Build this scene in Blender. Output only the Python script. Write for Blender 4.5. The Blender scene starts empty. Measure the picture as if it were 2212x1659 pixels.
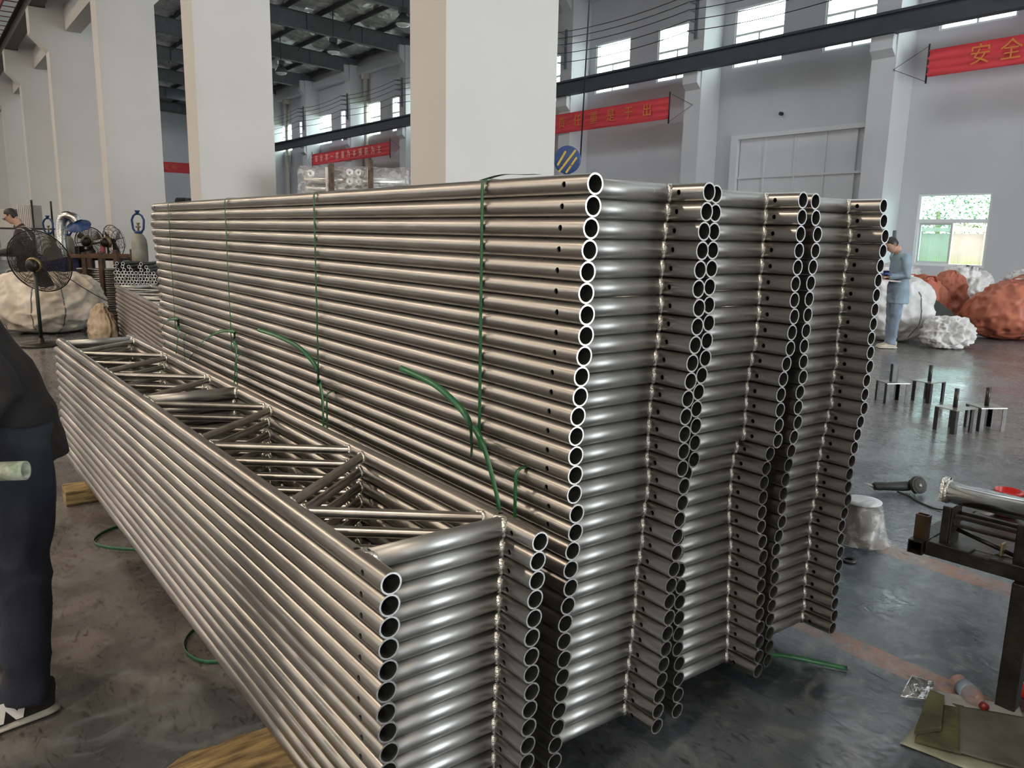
import bpy, bmesh, math, random
from mathutils import Vector, Matrix, noise
from math import pi, sin, cos, radians
random.seed(7)
sc = bpy.context.scene
C = sc.collection

# ------------------------------------------------------------------ camera
cam_d = bpy.data.cameras.new('camera')
cam = bpy.data.objects.new('camera', cam_d); C.objects.link(cam)
TH, PT, RL, CZ = 0.6446, 0.187793817, 0.01956957, 1.55345
fwd = Vector((sin(TH) * cos(PT), cos(TH) * cos(PT), -sin(PT)))
right0 = Vector((cos(TH), -sin(TH), 0)); up0 = right0.cross(fwd)
right = right0 * cos(RL) + up0 * sin(RL) * -1
# image u = x*cos+up*sin ; v = -x*sin+up*cos
right = right0 * cos(RL) + up0 * sin(RL)
up = -right0 * sin(RL) + up0 * cos(RL)
m = Matrix((right, up, -fwd)).transposed().to_4x4()
m.translation = Vector((0, 0, CZ))
cam.matrix_world = m
cam_d.sensor_fit = 'HORIZONTAL'; cam_d.sensor_width = 36.0
cam_d.lens = 1712.7608 / 2212 * 36.0
cam_d.clip_start = 0.05; cam_d.clip_end = 300
sc.camera = cam

# ------------------------------------------------------------------ world + large lights
w = bpy.data.worlds.new('overcast'); sc.world = w; w.use_nodes = True
bg = w.node_tree.nodes['Background']
bg.inputs[0].default_value = (0.92, 0.97, 1.0, 1); bg.inputs[1].default_value = 13.0

def area(name, loc, rot, sx, sy, watts, col, spread=pi):
    l = bpy.data.lights.new(name, 'AREA'); l.shape = 'RECTANGLE'; l.size = sx; l.size_y = sy
    l.energy = watts; l.color = col; l.spread = spread
    o = bpy.data.objects.new(name, l); C.objects.link(o); o.location = loc; o.rotation_euler = rot
    return o
# daylight through the big gate behind the camera (wall_back opening); the panels under the roof are added fill light, no skylights there
area('gate_daylight', (11.5, -13.7, 2.6), (radians(90), 0, 0), 9.0, 5.0, 1050, (0.93, 0.98, 1.0))
for i, (x, y) in enumerate(((8.0, -5.0), (15.0, -5.0), (8.0, 7.0), (15.0, 7.0), (13.5, 18.0), (9.8, 31.0), (13.6, 43.0), (17.2, 55.0))):
    area('added_roof_fill', (x, y, 9.55 if y < 20 else 10.2), (0, 0, 0), 1.6, 6.0 if y < 20 else 4.0, 190 if y < 20 else 300, (0.95, 0.98, 1.0))
# warm high-bay lamps of the left hall
for y in (-8.0, 0.0, 8.0, 16.0, 24.0, 33.0):
    for x in (-3.5, -10.0):
        area('warm_lamp_light', (x, y, 8.3), (0, 0, 0), 0.5, 0.5, 290, (1.0, 0.82, 0.64))
sc.view_settings.view_transform = 'Standard'; sc.view_settings.look = 'None'
sc.view_settings.gamma = 1.0; sc.view_settings.use_curve_mapping = False
sc.view_settings.exposure = 0.0
sc.cycles.use_denoising = True
sc.cycles.use_adaptive_sampling = True; sc.cycles.adaptive_threshold = 0.03
sc.cycles.max_bounces = 6; sc.cycles.diffuse_bounces = 3; sc.cycles.glossy_bounces = 4
sc.cycles.transmission_bounces = 4; sc.cycles.transparent_max_bounces = 12
sc.cycles.sample_clamp_indirect = 6.0
sc.cycles.caustics_reflective = False; sc.cycles.caustics_refractive = False

# ------------------------------------------------------------------ materials
MATS = {}
def mat(name, col, rough=0.6, metal=0.0, var=0.0, scale=5.0, stretch=(1, 1, 1), col2=None, bump=0.0, bscale=40.0,
        rvar=0.0, alpha=1.0, emit=None, spec=0.5, coord='Object', detail=4.0, coat=0.0):
    if name in MATS: return MATS[name]
    mt = bpy.data.materials.new(name); mt.use_nodes = True; MATS[name] = mt
    nt = mt.node_tree; b = nt.nodes['Principled BSDF']
    b.inputs['Roughness'].default_value = rough; b.inputs['Metallic'].default_value = metal
    b.inputs['Specular IOR Level'].default_value = spec
    b.inputs['Coat Weight'].default_value = coat
    tc = nt.nodes.new('ShaderNodeTexCoord'); mp = nt.nodes.new('ShaderNodeMapping')
    nt.links.new(tc.outputs[coord], mp.inputs[0]); mp.inputs['Scale'].default_value = stretch
    ns = nt.nodes.new('ShaderNodeTexNoise'); ns.inputs['Scale'].default_value = scale
    ns.inputs['Detail'].default_value = detail; nt.links.new(mp.outputs[0], ns.inputs['Vector'])
    c2 = col2 or tuple(max(0, c * (1 - var)) for c in col)
    rp = nt.nodes.new('ShaderNodeValToRGB')
    rp.color_ramp.elements[0].position = 0.35; rp.color_ramp.elements[1].position = 0.68
    rp.color_ramp.elements[0].color = (*c2, 1); rp.color_ramp.elements[1].color = (*col, 1)
    nt.links.new(ns.outputs[0], rp.inputs[0]); nt.links.new(rp.outputs[0], b.inputs['Base Color'])
    if rvar:
        mr = nt.nodes.new('ShaderNodeMapRange'); mr.inputs[3].default_value = rough - rvar; mr.inputs[4].default_value = rough + rvar
        nt.links.new(ns.outputs[0], mr.inputs[0]); nt.links.new(mr.outputs[0], b.inputs['Roughness'])
    if bump:
        n2 = nt.nodes.new('ShaderNodeTexNoise'); n2.inputs['Scale'].default_value = bscale; n2.inputs['Detail'].default_value = 3
        nt.links.new(mp.outputs[0], n2.inputs['Vector'])
        bp = nt.nodes.new('ShaderNodeBump'); bp.inputs['Strength'].default_value = bump; bp.inputs['Distance'].default_value = 0.01
        nt.links.new(n2.outputs[0], bp.inputs['Height']); nt.links.new(bp.outputs[0], b.inputs['Normal'])
    if alpha < 1: b.inputs['Alpha'].default_value = alpha
    if emit: b.inputs['Emission Color'].default_value = (*emit[0], 1); b.inputs['Emission Strength'].default_value = emit[1]
    return mt

def film_mat(name, tint, clear=0.6, rough=0.15):
    mt = bpy.data.materials.new(name); mt.use_nodes = True; nt = mt.node_tree; b = nt.nodes['Principled BSDF']
    b.inputs['Base Color'].default_value = (*tint, 1); b.inputs['Roughness'].default_value = rough
    tr = nt.nodes.new('ShaderNodeBsdfTransparent'); mx = nt.nodes.new('ShaderNodeMixShader')
    ns = nt.nodes.new('ShaderNodeTexNoise'); ns.inputs['Scale'].default_value = 14; ns.inputs['Detail'].default_value = 5
    tc = nt.nodes.new('ShaderNodeTexCoord'); nt.links.new(tc.outputs['Object'], ns.inputs['Vector'])
    mr = nt.nodes.new('ShaderNodeMapRange'); mr.inputs[1].default_value = 0.42; mr.inputs[2].default_value = 0.62
    mr.inputs[3].default_value = 1 - clear; mr.inputs[4].default_value = min(1, 1 - clear + 0.25)
    nt.links.new(ns.outputs[0], mr.inputs[0]); nt.links.new(mr.outputs[0], mx.inputs[0])
    nt.links.new(tr.outputs[0], mx.inputs[1]); nt.links.new(b.outputs[0], mx.inputs[2])
    bp = nt.nodes.new('ShaderNodeBump'); bp.inputs['Strength'].default_value = 0.8; bp.inputs['Distance'].default_value = 0.02
    nt.links.new(ns.outputs[0], bp.inputs['Height']); nt.links.new(bp.outputs[0], b.inputs['Normal'])
    nt.links.new(mx.outputs[0], nt.nodes['Material Output'].inputs[0]); MATS[name] = mt
    return mt

def glass_mat(name, tint=(0.9, 0.97, 0.95), refl=0.12):
    mt = bpy.data.materials.new(name); mt.use_nodes = True; nt = mt.node_tree
    nt.nodes.remove(nt.nodes['Principled BSDF'])
    tr = nt.nodes.new('ShaderNodeBsdfTransparent'); tr.inputs[0].default_value = (*tint, 1)
    gl = nt.nodes.new('ShaderNodeBsdfGlossy'); gl.inputs['Roughness'].default_value = 0.03
    mx = nt.nodes.new('ShaderNodeMixShader'); mx.inputs[0].default_value = refl
    nt.links.new(tr.outputs[0], mx.inputs[1]); nt.links.new(gl.outputs[0], mx.inputs[2])
    nt.links.new(mx.outputs[0], nt.nodes['Material Output'].inputs[0]); MATS[name] = mt
    return mt

ALU = mat('brushed_aluminium', (0.47, 0.455, 0.43), 0.33, 0.97, scale=5, stretch=(3, 0.5, 3), col2=(0.33, 0.315, 0.295), rvar=0.07)
INNER = mat('dull_shaded_tube_bore', (0.06, 0.065, 0.062), 0.55, 0.4, var=0.3, scale=30)  # shade inside the tubes is put into this dark bore colour
ALU2 = mat('matt_aluminium_cross_tube', (0.46, 0.465, 0.455), 0.46, 0.90, scale=7, stretch=(0.7, 4, 4), col2=(0.32, 0.325, 0.31), rvar=0.07)
CUT = mat('sawn_aluminium_edge', (0.90, 0.90, 0.89), 0.27, 1.0, var=0.1, scale=60)
WELD = mat('aluminium_weld', (0.90, 0.92, 0.88), 0.25, 0.9, var=0.2, scale=70, bump=0.6, bscale=120)
PLASTER = mat('white_wall_paint', (0.57, 0.575, 0.60), 0.85, var=0.06, scale=0.8, bump=0.08, bscale=30)
COLP = mat('cream_column_paint', (0.57, 0.56, 0.53), 0.75, var=0.05, scale=1.3, bump=0.12, bscale=25)
GIRD = mat('grey_green_steel_paint', (0.13, 0.15, 0.155), 0.55, var=0.2, scale=3)
PURL = mat('dark_purlin_steel', (0.05, 0.055, 0.06), 0.6, var=0.2, scale=3)
CRANEM = mat('dark_blue_grey_crane_paint', (0.045, 0.055, 0.07), 0.55, var=0.2, scale=3)
UPVC = mat('white_window_frame', (0.80, 0.83, 0.84), 0.4, var=0.04)
GLASS = glass_mat('window_glass')
GLASS2 = glass_mat('green_window_glass', (0.72, 0.93, 0.90), 0.10)
DARKST = mat('oily_dark_steel', (0.055, 0.047, 0.038), 0.42, 0.75, scale=9, col2=(0.02, 0.018, 0.016), bump=0.2, bscale=60)
RUST = mat('rust_brown_painted_steel', (0.11, 0.055, 0.03), 0.6, 0.2, scale=8, col2=(0.05, 0.028, 0.018), bump=0.15)
BLACK = mat('black_rubber', (0.012, 0.012, 0.012), 0.5, var=0.3)
GREENS = mat('green_pet_strap', (0.025, 0.145, 0.06), 0.35, var=0.3, scale=20)
WOOD = mat('weathered_timber', (0.46, 0.33, 0.14), 0.75, scale=9, stretch=(0.8, 4, 4), col2=(0.10, 0.065, 0.03), bump=0.9, bscale=16, detail=8)
REDB = mat('red_banner_cloth', (0.72, 0.06, 0.075), 0.75, var=0.25, scale=3, stretch=(1, 0.3, 4))
YEL = mat('yellow_banner_lettering', (0.66, 0.22, 0.045), 0.7, var=0.1)
YELW = mat('pale_banner_lettering', (0.9, 0.62, 0.42), 0.7, var=0.1)
BLUEP = mat('blue_enamel', (0.022, 0.06, 0.19), 0.4, var=0.15, scale=8)
YELP = mat('yellow_enamel', (0.62, 0.43, 0.06), 0.45, var=0.2, scale=12)
SKIN = mat('skin', (0.50, 0.30, 0.21), 0.55, var=0.08, scale=9)
HAIR = mat('black_hair', (0.012, 0.010, 0.009), 0.5, var=0.3, scale=60, bump=0.4, bscale=150)

# ------------------------------------------------------------------ mesh helpers
def new_bm(): return bmesh.new()
def add_box(bm, x0, x1, y0, y1, z0, z1, M=None, mi=0):
    vs = [Vector((x, y, z)) for z in (z0, z1) for y in (y0, y1) for x in (x0, x1)]
    if M: vs = [M @ v for v in vs]
    v = [bm.verts.new(p) for p in vs]
    for f in ((0, 2, 3, 1), (4, 5, 7, 6), (0, 1, 5, 4), (2, 6, 7, 3), (0, 4, 6, 2), (1, 3, 7, 5)):
        bm.faces.new([v[i] for i in f]).material_index = mi
    return bm
def frame_of(d):
    d = d.normalized(); a = Vector((0, 0, 1)) if abs(d.z) < 0.9 else Vector((1, 0, 0))
    s = d.cross(a).normalized(); return s, s.cross(d).normalized()
def add_loft(bm, pts, radii, seg=12, caps=True, mi=0, ref=None):
    pts = [Vector(p) for p in pts]; rings = []
    n = len(pts)
    s = None
    for i, p in enumerate(pts):
        d = (pts[min(i + 1, n - 1)] - pts[max(i - 1, 0)]).normalized()
        if ref is not None:
            r_ = Vector(ref); s = (r_ - d * r_.dot(d)).normalized()
        elif s is None: s, _ = frame_of(d)
        else: s = (s - d * s.dot(d)).normalized()
        t = d.cross(s)
        r = radii[i] if isinstance(radii, (list, tuple)) else radii
        a, b = (r if isinstance(r, (list, tuple)) else (r, r))
        rings.append([bm.verts.new(p + s * (a * cos(2 * pi * k / seg)) + t * (b * sin(2 * pi * k / seg))) for k in range(seg)])
    for i in range(n - 1):
        for k in range(seg):
            f = bm.faces.new([rings[i][k], rings[i][(k + 1) % seg], rings[i + 1][(k + 1) % seg], rings[i + 1][k]]); f.smooth = True; f.material_index = mi
    if caps:
        bm.faces.new(list(reversed(rings[0]))).material_index = mi; bm.faces.new(rings[-1]).material_index = mi
    return rings
def add_cyl(bm, p0, p1, r, seg=12, r1=None, mi=0, caps=True): return add_loft(bm, [p0, p1], [r, r if r1 is None else r1], seg, caps, mi)
def add_tube(bm, p0, p1, ro, ri, seg=24, mi=0, mi_ring=1):
    p0, p1 = Vector(p0), Vector(p1); d = (p1 - p0).normalized(); s, t = frame_of(d); R = []
    for p, r in ((p0, ri), (p0, ro), (p1, ro), (p1, ri)):
        R.append([bm.verts.new(p + (s * cos(2 * pi * k / seg) + t * sin(2 * pi * k / seg)) * r) for k in range(seg)])
    for a, b, mm in ((0, 1, mi_ring), (1, 2, mi), (2, 3, mi_ring), (3, 0, mi)):
        for k in range(seg):
            f = bm.faces.new([R[a][k], R[a][(k + 1) % seg], R[b][(k + 1) % seg], R[b][k]]); f.material_index = mm
            f.smooth = mm == mi
def add_lathe(bm, prof, seg=24, M=None, mi=0, smooth=True):
    rings = []
    for r, z in prof:
        rings.append([bm.verts.new((M @ Vector((r * cos(2 * pi * k / seg), r * sin(2 * pi * k / seg), z))) if M else Vector((r * cos(2 * pi * k / seg), r * sin(2 * pi * k / seg), z))) for k in range(seg)])
    for i in range(len(rings) - 1):
        for k in range(seg):
            f = bm.faces.new([rings[i][k], rings[i][(k + 1) % seg], rings[i + 1][(k + 1) % seg], rings[i + 1][k]]); f.smooth = smooth; f.material_index = mi
    if prof[0][0] > 1e-4: bm.faces.new(list(reversed(rings[0]))).material_index = mi
    if prof[-1][0] > 1e-4: bm.faces.new(rings[-1]).material_index = mi
def curve_pts(pts, n=8):
    pts = [Vector(p) for p in pts]; out = []
    P = [pts[0] * 2 - pts[1]] + pts + [pts[-1] * 2 - pts[-2]]
    for i in range(1, len(P) - 2):
        for k in range(n):
            t = k / n; a, b, c, d = P[i - 1], P[i], P[i + 1], P[i + 2]
            out.append(0.5 * ((2 * b) + (c - a) * t + (2 * a - 5 * b + 4 * c - d) * t * t + (3 * b - a - 3 * c + d) * t ** 3))
    out.append(pts[-1]); return out
def add_ribbon(bm, pts, width_dir, width, th=0.0015, mi=0):
    """flat band with thickness along a path; width_dir is a vector or a function of t"""
    n = len(pts); rows = []
    for i, p in enumerate(pts):
        d = (pts[min(i + 1, n - 1)] - pts[max(i - 1, 0)]).normalized()
        wd = Vector(width_dir(i / (n - 1))) if callable(width_dir) else Vector(width_dir)
        wd = (wd - d * wd.dot(d)).normalized(); nn = d.cross(wd)
        rows.append([bm.verts.new(p + wd * a * width / 2 + nn * b * th / 2) for a, b in ((-1, -1), (1, -1), (1, 1), (-1, 1))])
    for i in range(n - 1):
        for k in range(4):
            f = bm.faces.new([rows[i][k], rows[i][(k + 1) % 4], rows[i + 1][(k + 1) % 4], rows[i + 1][k]]); f.smooth = True; f.material_index = mi
    bm.faces.new(list(reversed(rows[0]))); bm.faces.new(rows[-1])
def mesh_of(bm, name, mats, recalc=True):
    if recalc: bmesh.ops.recalc_face_normals(bm, faces=bm.faces)
    me = bpy.data.meshes.new(name); bm.to_mesh(me); bm.free()
    for mm in (mats if isinstance(mats, (list, tuple)) else [mats]): me.materials.append(mm)
    return me
def tag(o, label=None, cat=None, group=None, kind=None):
    if label: o['label'] = label
    if cat: o['category'] = cat
    if group: o['group'] = group
    if kind: o['kind'] = kind
    return o
def put(name, me, parent=None, loc=None, rot=None):
    o = bpy.data.objects.new(name, me); C.objects.link(o)
    if parent: o.parent = parent
    if loc is not None: o.location = loc
    if rot is not None: o.rotation_euler = rot
    return o
def obj(name, bm, mats, parent=None, loc=None, rot=None, bevel=0.0):
    o = put(name, mesh_of(bm, name, mats), parent, loc, rot)
    if bevel:
        b = o.modifiers.new('bevel', 'BEVEL'); b.width = bevel; b.segments = 2; b.limit_method = 'ANGLE'
    return o
def thing(name, label, cat, loc=(0, 0, 0), rz=0.0, group=None):
    o = bpy.data.objects.new(name, None); C.objects.link(o); o.empty_display_size = 0.05
    o.location = loc; o.rotation_euler = (0, 0, rz); return tag(o, label, cat, group)
def baked(o):
    """apply modifiers: returns a clean mesh"""
    global TMPS
    extra = [m_.object for m_ in o.modifiers if m_.type == 'BOOLEAN']
    if TMPS is None: TMPS = bpy.data.scenes.new('bake')
    for q in [o] + extra: TMPS.collection.objects.link(q)
    with bpy.context.temp_override(scene=TMPS, view_layer=TMPS.view_layers[0]):
        dg = bpy.context.evaluated_depsgraph_get(); dg.update()
    me = bpy.data.meshes.new_from_object(o.evaluated_get(dg))
    for q in [o] + extra: TMPS.collection.objects.unlink(q)
    return me
TMPS = None
def remeshed(bm, name, mt, voxel, smooth=3, parent=None, loc=None, rot=None):
    tmp = put('tmp', mesh_of(bm, name, mt)); r = tmp.modifiers.new('r', 'REMESH'); r.mode = 'VOXEL'; r.voxel_size = voxel; r.use_smooth_shade = True
    s = tmp.modifiers.new('s', 'SMOOTH'); s.iterations = smooth; s.factor = 0.5
    me = baked(tmp); bpy.data.objects.remove(tmp); me.name = name
    if not me.materials: me.materials.append(mt)
    return put(name, me, parent, loc, rot)
def text_obj(name, s, size, mt, M, parent=None, depth=0.002):
    cu = bpy.data.curves.new(name, 'FONT'); cu.body = s; cu.size = size; cu.extrude = depth; cu.align_x = 'CENTER'; cu.align_y = 'CENTER'; cu.resolution_u = 2
    tmp = bpy.data.objects.new('tmp', cu); C.objects.link(tmp); me = baked(tmp); bpy.data.objects.remove(tmp)
    me.materials.clear(); me.materials.append(mt); o = put(name, me, parent); o.matrix_local = M; return o
def fbm(p, oct=4):
    v = 0; a = 0.5
    for i in range(oct): v += a * noise.noise(p); p = p * 2.03; a *= 0.5
    return v
# ------------------------------------------------------------------ setting: floor
def floor_material():
    mt = bpy.data.materials.new('worn_painted_concrete'); mt.use_nodes = True; nt = mt.node_tree; b = nt.nodes['Principled BSDF']; L = nt.links
    tc = nt.nodes.new('ShaderNodeTexCoord'); sep = nt.nodes.new('ShaderNodeSeparateXYZ'); L.new(tc.outputs['Object'], sep.inputs[0])
    def noise_(scale, detail=5, dist=0.0, st=(1, 1, 1)):
        mp = nt.nodes.new('ShaderNodeMapping'); mp.inputs['Scale'].default_value = st; L.new(tc.outputs['Object'], mp.inputs[0])
        n = nt.nodes.new('ShaderNodeTexNoise'); n.inputs['Scale'].default_value = scale; n.inputs['Detail'].default_value = detail; n.inputs['Distortion'].default_value = dist
        L.new(mp.outputs[0], n.inputs['Vector']); return n.outputs[0]
    def rmp(src, p0, p1, c0=(0, 0, 0), c1=(1, 1, 1)):
        r = nt.nodes.new('ShaderNodeValToRGB'); r.color_ramp.elements[0].position = p0; r.color_ramp.elements[1].position = p1
        r.color_ramp.elements[0].color = (*c0, 1); r.color_ramp.elements[1].color = (*c1, 1); L.new(src, r.inputs[0]); return r.outputs[0]
    def mix(f, a, c):
        m_ = nt.nodes.new('ShaderNodeMix'); m_.data_type = 'RGBA'
        (L.new(f, m_.inputs[0]) if not isinstance(f, float) else setattr(m_.inputs[0], 'default_value', f))
        for k, v in ((6, a), (7, c)):
            if isinstance(v, tuple): m_.inputs[k].default_value = (*v, 1)
            else: L.new(v, m_.inputs[k])
        return m_.outputs[2]
    def mth(op, a, c):
        m_ = nt.nodes.new('ShaderNodeMath'); m_.operation = op
        for k, v in ((0, a), (1, c)):
            if isinstance(v, (int, float)): m_.inputs[k].default_value = v
            else: L.new(v, m_.inputs[k])
        return m_.outputs[0]
    big = noise_(0.35, 3); mid = noise_(1.7, 6, 0.6); fine = noise_(14, 8, 1.2, (1, 1, 1)); scuff = noise_(26, 6, 2.5, (1, 0.35, 1))
    # the left bay is brownish grey, the right bay carries a blue-grey floor paint
    side = rmp(mth('ADD', sep.outputs[0], mth('MULTIPLY', big, 1.2)), 0.0, 1.0)
    mr = nt.nodes.new('ShaderNodeMapRange'); mr.inputs[1].default_value = 1.3; mr.inputs[2].default_value = 3.2
    L.new(mth('ADD', sep.outputs[0], mth('MULTIPLY', mid, 1.5)), mr.inputs[0])
    base = mix(mr.outputs[0], rmp(mid, 0.35, 0.68, (0.085, 0.078, 0.072), (0.215, 0.195, 0.175)), rmp(mid, 0.38, 0.64, (0.022, 0.042, 0.066), (0.140, 0.168, 0.200)))
    # dark teal paint patch near the foreground of the left bay
    mr3 = nt.nodes.new('ShaderNodeMapRange'); mr3.inputs[1].default_value = 3.3; mr3.inputs[2].default_value = 2.6; mr3.inputs[3].default_value = 0.0; mr3.inputs[4].default_value = 0.75
    L.new(mth('ADD', sep.outputs[1], mth('MULTIPLY', mid, 0.8)), mr3.inputs[0]); base = mix(mr3.outputs[0], base, rmp(mid, 0.3, 0.7, (0.035, 0.048, 0.056), (0.085, 0.105, 0.118)))
    # far right the paint is worn to neutral grey
    mr2 = nt.nodes.new('ShaderNodeMapRange'); mr2.inputs[1].default_value = 4.6; mr2.inputs[2].default_value = 7.0; L.new(sep.outputs[0], mr2.inputs[0])
    base = mix(mr2.outputs[0], base, rmp(mid, 0.3, 0.75, (0.13, 0.125, 0.12), (0.20, 0.19, 0.185)))
    # two worn orange guide lines along the hall
    ex = mth('ADD', sep.outputs[0], mth('MULTIPLY', mth('SUBTRACT', mid, 0.5), 0.03))
    l1 = mth('LESS_THAN', mth('ABSOLUTE', mth('SUBTRACT', ex, 2.79), 0.0), 0.062)
    l2 = mth('LESS_THAN', mth('ABSOLUTE', mth('SUBTRACT', ex, 3.86), 0.0), 0.075)
    line = mth('MULTIPLY', mth('MAXIMUM', l1, l2), rmp(fine, 0.30, 0.48))
    base = mix(line, base, (0.26, 0.125, 0.075))
    # black scuffs and light scratches
    base = mix(mth('MULTIPLY', rmp(scuff, 0.56, 0.66), 0.7), base, (0.022, 0.024, 0.022))
    base = mix(mth('MULTIPLY', rmp(noise_(5.5, 7, 1.8), 0.5, 0.68), 0.55), base, (0.20, 0.215, 0.225))
    base = mix(mth('MULTIPLY', rmp(noise_(3.1, 6, 2.2, (1, .6, 1)), 0.56, 0.7), 0.6), base, (0.03, 0.032, 0.03))
    base = mix(mth('MULTIPLY', rmp(fine, 0.60, 0.75), 0.35), base, (0.26, 0.27, 0.28))
    L.new(base, b.inputs['Base Color'])
    ro = nt.nodes.new('ShaderNodeMapRange'); ro.inputs[1].default_value = 0.3; ro.inputs[2].default_value = 0.7; ro.inputs[3].default_value = 0.11; ro.inputs[4].default_value = 0.40
    L.new(mth('ADD', mth('MULTIPLY', mid, 0.4), mth('MULTIPLY', scuff, 0.6)), ro.inputs[0]); L.new(ro.outputs[0], b.inputs['Roughness'])
    bp = nt.nodes.new('ShaderNodeBump'); bp.inputs['Strength'].default_value = 0.25; bp.inputs['Distance'].default_value = 0.004
    L.new(fine, bp.inputs['Height']); L.new(bp.outputs[0], b.inputs['Normal'])
    return mt
bm = new_bm(); add_box(bm, -16.3, 20.3, -14.3, 65.3, -0.2, 0.0)
tag(obj('floor', bm, floor_material()), kind='structure')

# ------------------------------------------------------------------ walls
def wall_grid(bm, axis, c0, c1, u0, u1, z0, z1, holes):
    """solid wall between c0 and c1 on `axis`; holes = (u0,u1,z0,z1)"""
    us = sorted({u0, u1, *[h[0] for h in holes], *[h[1] for h in holes]}); zs = sorted({z0, z1, *[h[2] for h in holes], *[h[3] for h in holes]})
    for i in range(len(us) - 1):
        run = None
        for j in range(len(zs) - 1):
            uc, zc = (us[i] + us[i + 1]) / 2, (zs[j] + zs[j + 1]) / 2
            solid = not any(h[0] < uc < h[1] and h[2] < zc < h[3] for h in holes)
            if solid and run is None: run = zs[j]
            if (not solid or j == len(zs) - 2) and run is not None:
                top = zs[j + 1] if solid else zs[j]
                if axis == 'x': add_box(bm, c0, c1, us[i], us[i + 1], run, top)
                else: add_box(bm, us[i], us[i + 1], c0, c1, run, top)
                run = None
PIL2 = [10.87 + 5.9 * k for k in range(-4, 10)]
PIL = [5.1 + 6.0 * k for k in range(-3, 11)]            # bay lines along the hall
HW = []
for p in PIL[:-1]:
    HW += [(p + 0.35, p + 2.0), (p + 3.25, p + 4.95)]
HW = [h for h in HW if h[0] > -12 and h[1] < 64]
holes = [(a, b, 6.45, 8.12) for a, b in HW]
LOWW = (8.38, 10.08, 0.97, 2.70)
holes.append(LOWW)
bm = new_bm(); wall_grid(bm, 'x', 20.0, 20.24, -14.3, 65.3, 0, 10.9, holes)
wr = tag(obj('wall_right', bm, PLASTER), kind='structure')
bm = new_bm(); add_box(bm, -16.3, 20.24, 65.0, 65.3, 0, 12.0)
tag(obj('wall_far', bm, PLASTER), kind='structure')
bm = new_bm(); wall_grid(bm, 'x', -16.3, -16.0, -14.3, 65.3, 0, 12.0, [(p + 1.8, p + 3.6, 5.6, 7.2) for p in PIL[1:-1]])
tag(obj('wall_left', bm, mat('warm_white_wall_paint', (0.66, 0.62, 0.56), 0.85, var=0.06, scale=0.8)), kind='structure')
bm = new_bm(); wall_grid(bm, 'y', -14.3, -14.0, -16.3, 20.24, 0, 12.0, [(7.0, 16.0, 0, 5.2), (-12.0, -8.0, 0, 4.2)])
tag(obj('wall_back', bm, PLASTER), kind='structure')

# pilasters of the right wall with corbels for the crane rail (parts of that wall)
def pilaster_mesh():
    bm = new_bm()
    add_box(bm, 19.15, 20.0, -0.31, 0.31, 0, 10.0)
    prof = [(19.15, 5.85), (18.98, 6.02), (18.98, 6.34), (19.15, 6.34)]
    a = [bm.verts.new((x, -0.28, z)) for x, z in prof]; b = [bm.verts.new((x, 0.28, z)) for x, z in prof]
    bm.faces.new(a); bm.faces.new(list(reversed(b)))
    for k in range(4): bm.faces.new([a[k], b[k], b[(k + 1) % 4], a[(k + 1) % 4]])
    prof = [(19.15, 9.2), (18.9, 9.5), (18.9, 10.0), (19.15, 10.0)]
    a = [bm.verts.new((x, -0.2, z)) for x, z in prof]; b = [bm.verts.new((x, 0.2, z)) for x, z in prof]
    bm.faces.new(a); bm.faces.new(list(reversed(b)))
    for k in range(4): bm.faces.new([a[k], b[k], b[(k + 1) % 4], a[(k + 1) % 4]])
    return mesh_of(bm, 'pilaster', mat('grey_white_pilaster_paint', (0.56, 0.565, 0.58), 0.85, var=0.05, scale=1))
pm = pilaster_mesh()
for p in PIL2: put('pilaster', pm, wr, (0, p, 0))
bm = new_bm(); add_box(bm, 19.55, 20.0, -14, 65, 9.55, 9.9)
obj('eaves_beam', bm, PLASTER, wr)
for y in (28.3, 39.6, 50.7):
    bm = new_bm(); add_cyl(bm, (19.82, y, 0), (19.82, y, 9.3), 0.11, 14); add_box(bm, 19.66, 19.98, y - 0.16, y + 0.16, 9.3, 9.6)
    obj('downpipe', bm, mat('beige_pvc_pipe', (0.62, 0.58, 0.50), 0.5, var=0.05), wr)
bm = new_bm(); add_cyl(bm, (19.90, 14.2, 5.0), (20.01, 14.2, 5.0), 0.05, 10)
obj('pipe_stub', bm, BLACK, wr)

# high windows: frame, panes
def window_frame_mesh(W, H, low=False):
    bm = new_bm(); t = 0.05; X0, X1 = 0.03, 0.11
    zs = 0.55 * H if not low else 0.66 * H
    add_box(bm, X0, X1, 0, W, 0, t); add_box(bm, X0, X1, 0, W, H - t, H); add_box(bm, X0, X1, 0, t, t, H - t); add_box(bm, X0, X1, W - t, W, t, H - t)
    add_box(bm, X0, X1, t, W - t, zs - 0.03, zs + 0.03); add_box(bm, X0, X1, W / 2 - 0.025, W / 2 + 0.025, t, zs - 0.03)
    return mesh_of(bm, 'window_frame', UPVC)
def pane_mesh(a, b, z0, z1, x=0.07):
    bm = new_bm(); add_box(bm, x, x + 0.006, a, b, z0, z1); return mesh_of(bm, 'pane', GLASS)
fm = {}
n = 1
for a, b in HW:
    W = round(b - a, 2)
    if W not in fm: fm[W] = (window_frame_mesh(W, 1.67), pane_mesh(0.05, W - 0.05, 0.9485, 1.62), pane_mesh(0.05, W / 2 - 0.025, 0.05, 0.8885), pane_mesh(W / 2 + 0.025, W - 0.05, 0.05, 0.8885))
    wn = thing('window_%d' % n, None, None, (20.0, a, 6.45)); wn['kind'] = 'structure'
    n += 1
    put('window_frame', fm[W][0], wn)
    for q in fm[W][1:]: put('pane', q, wn)
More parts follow.
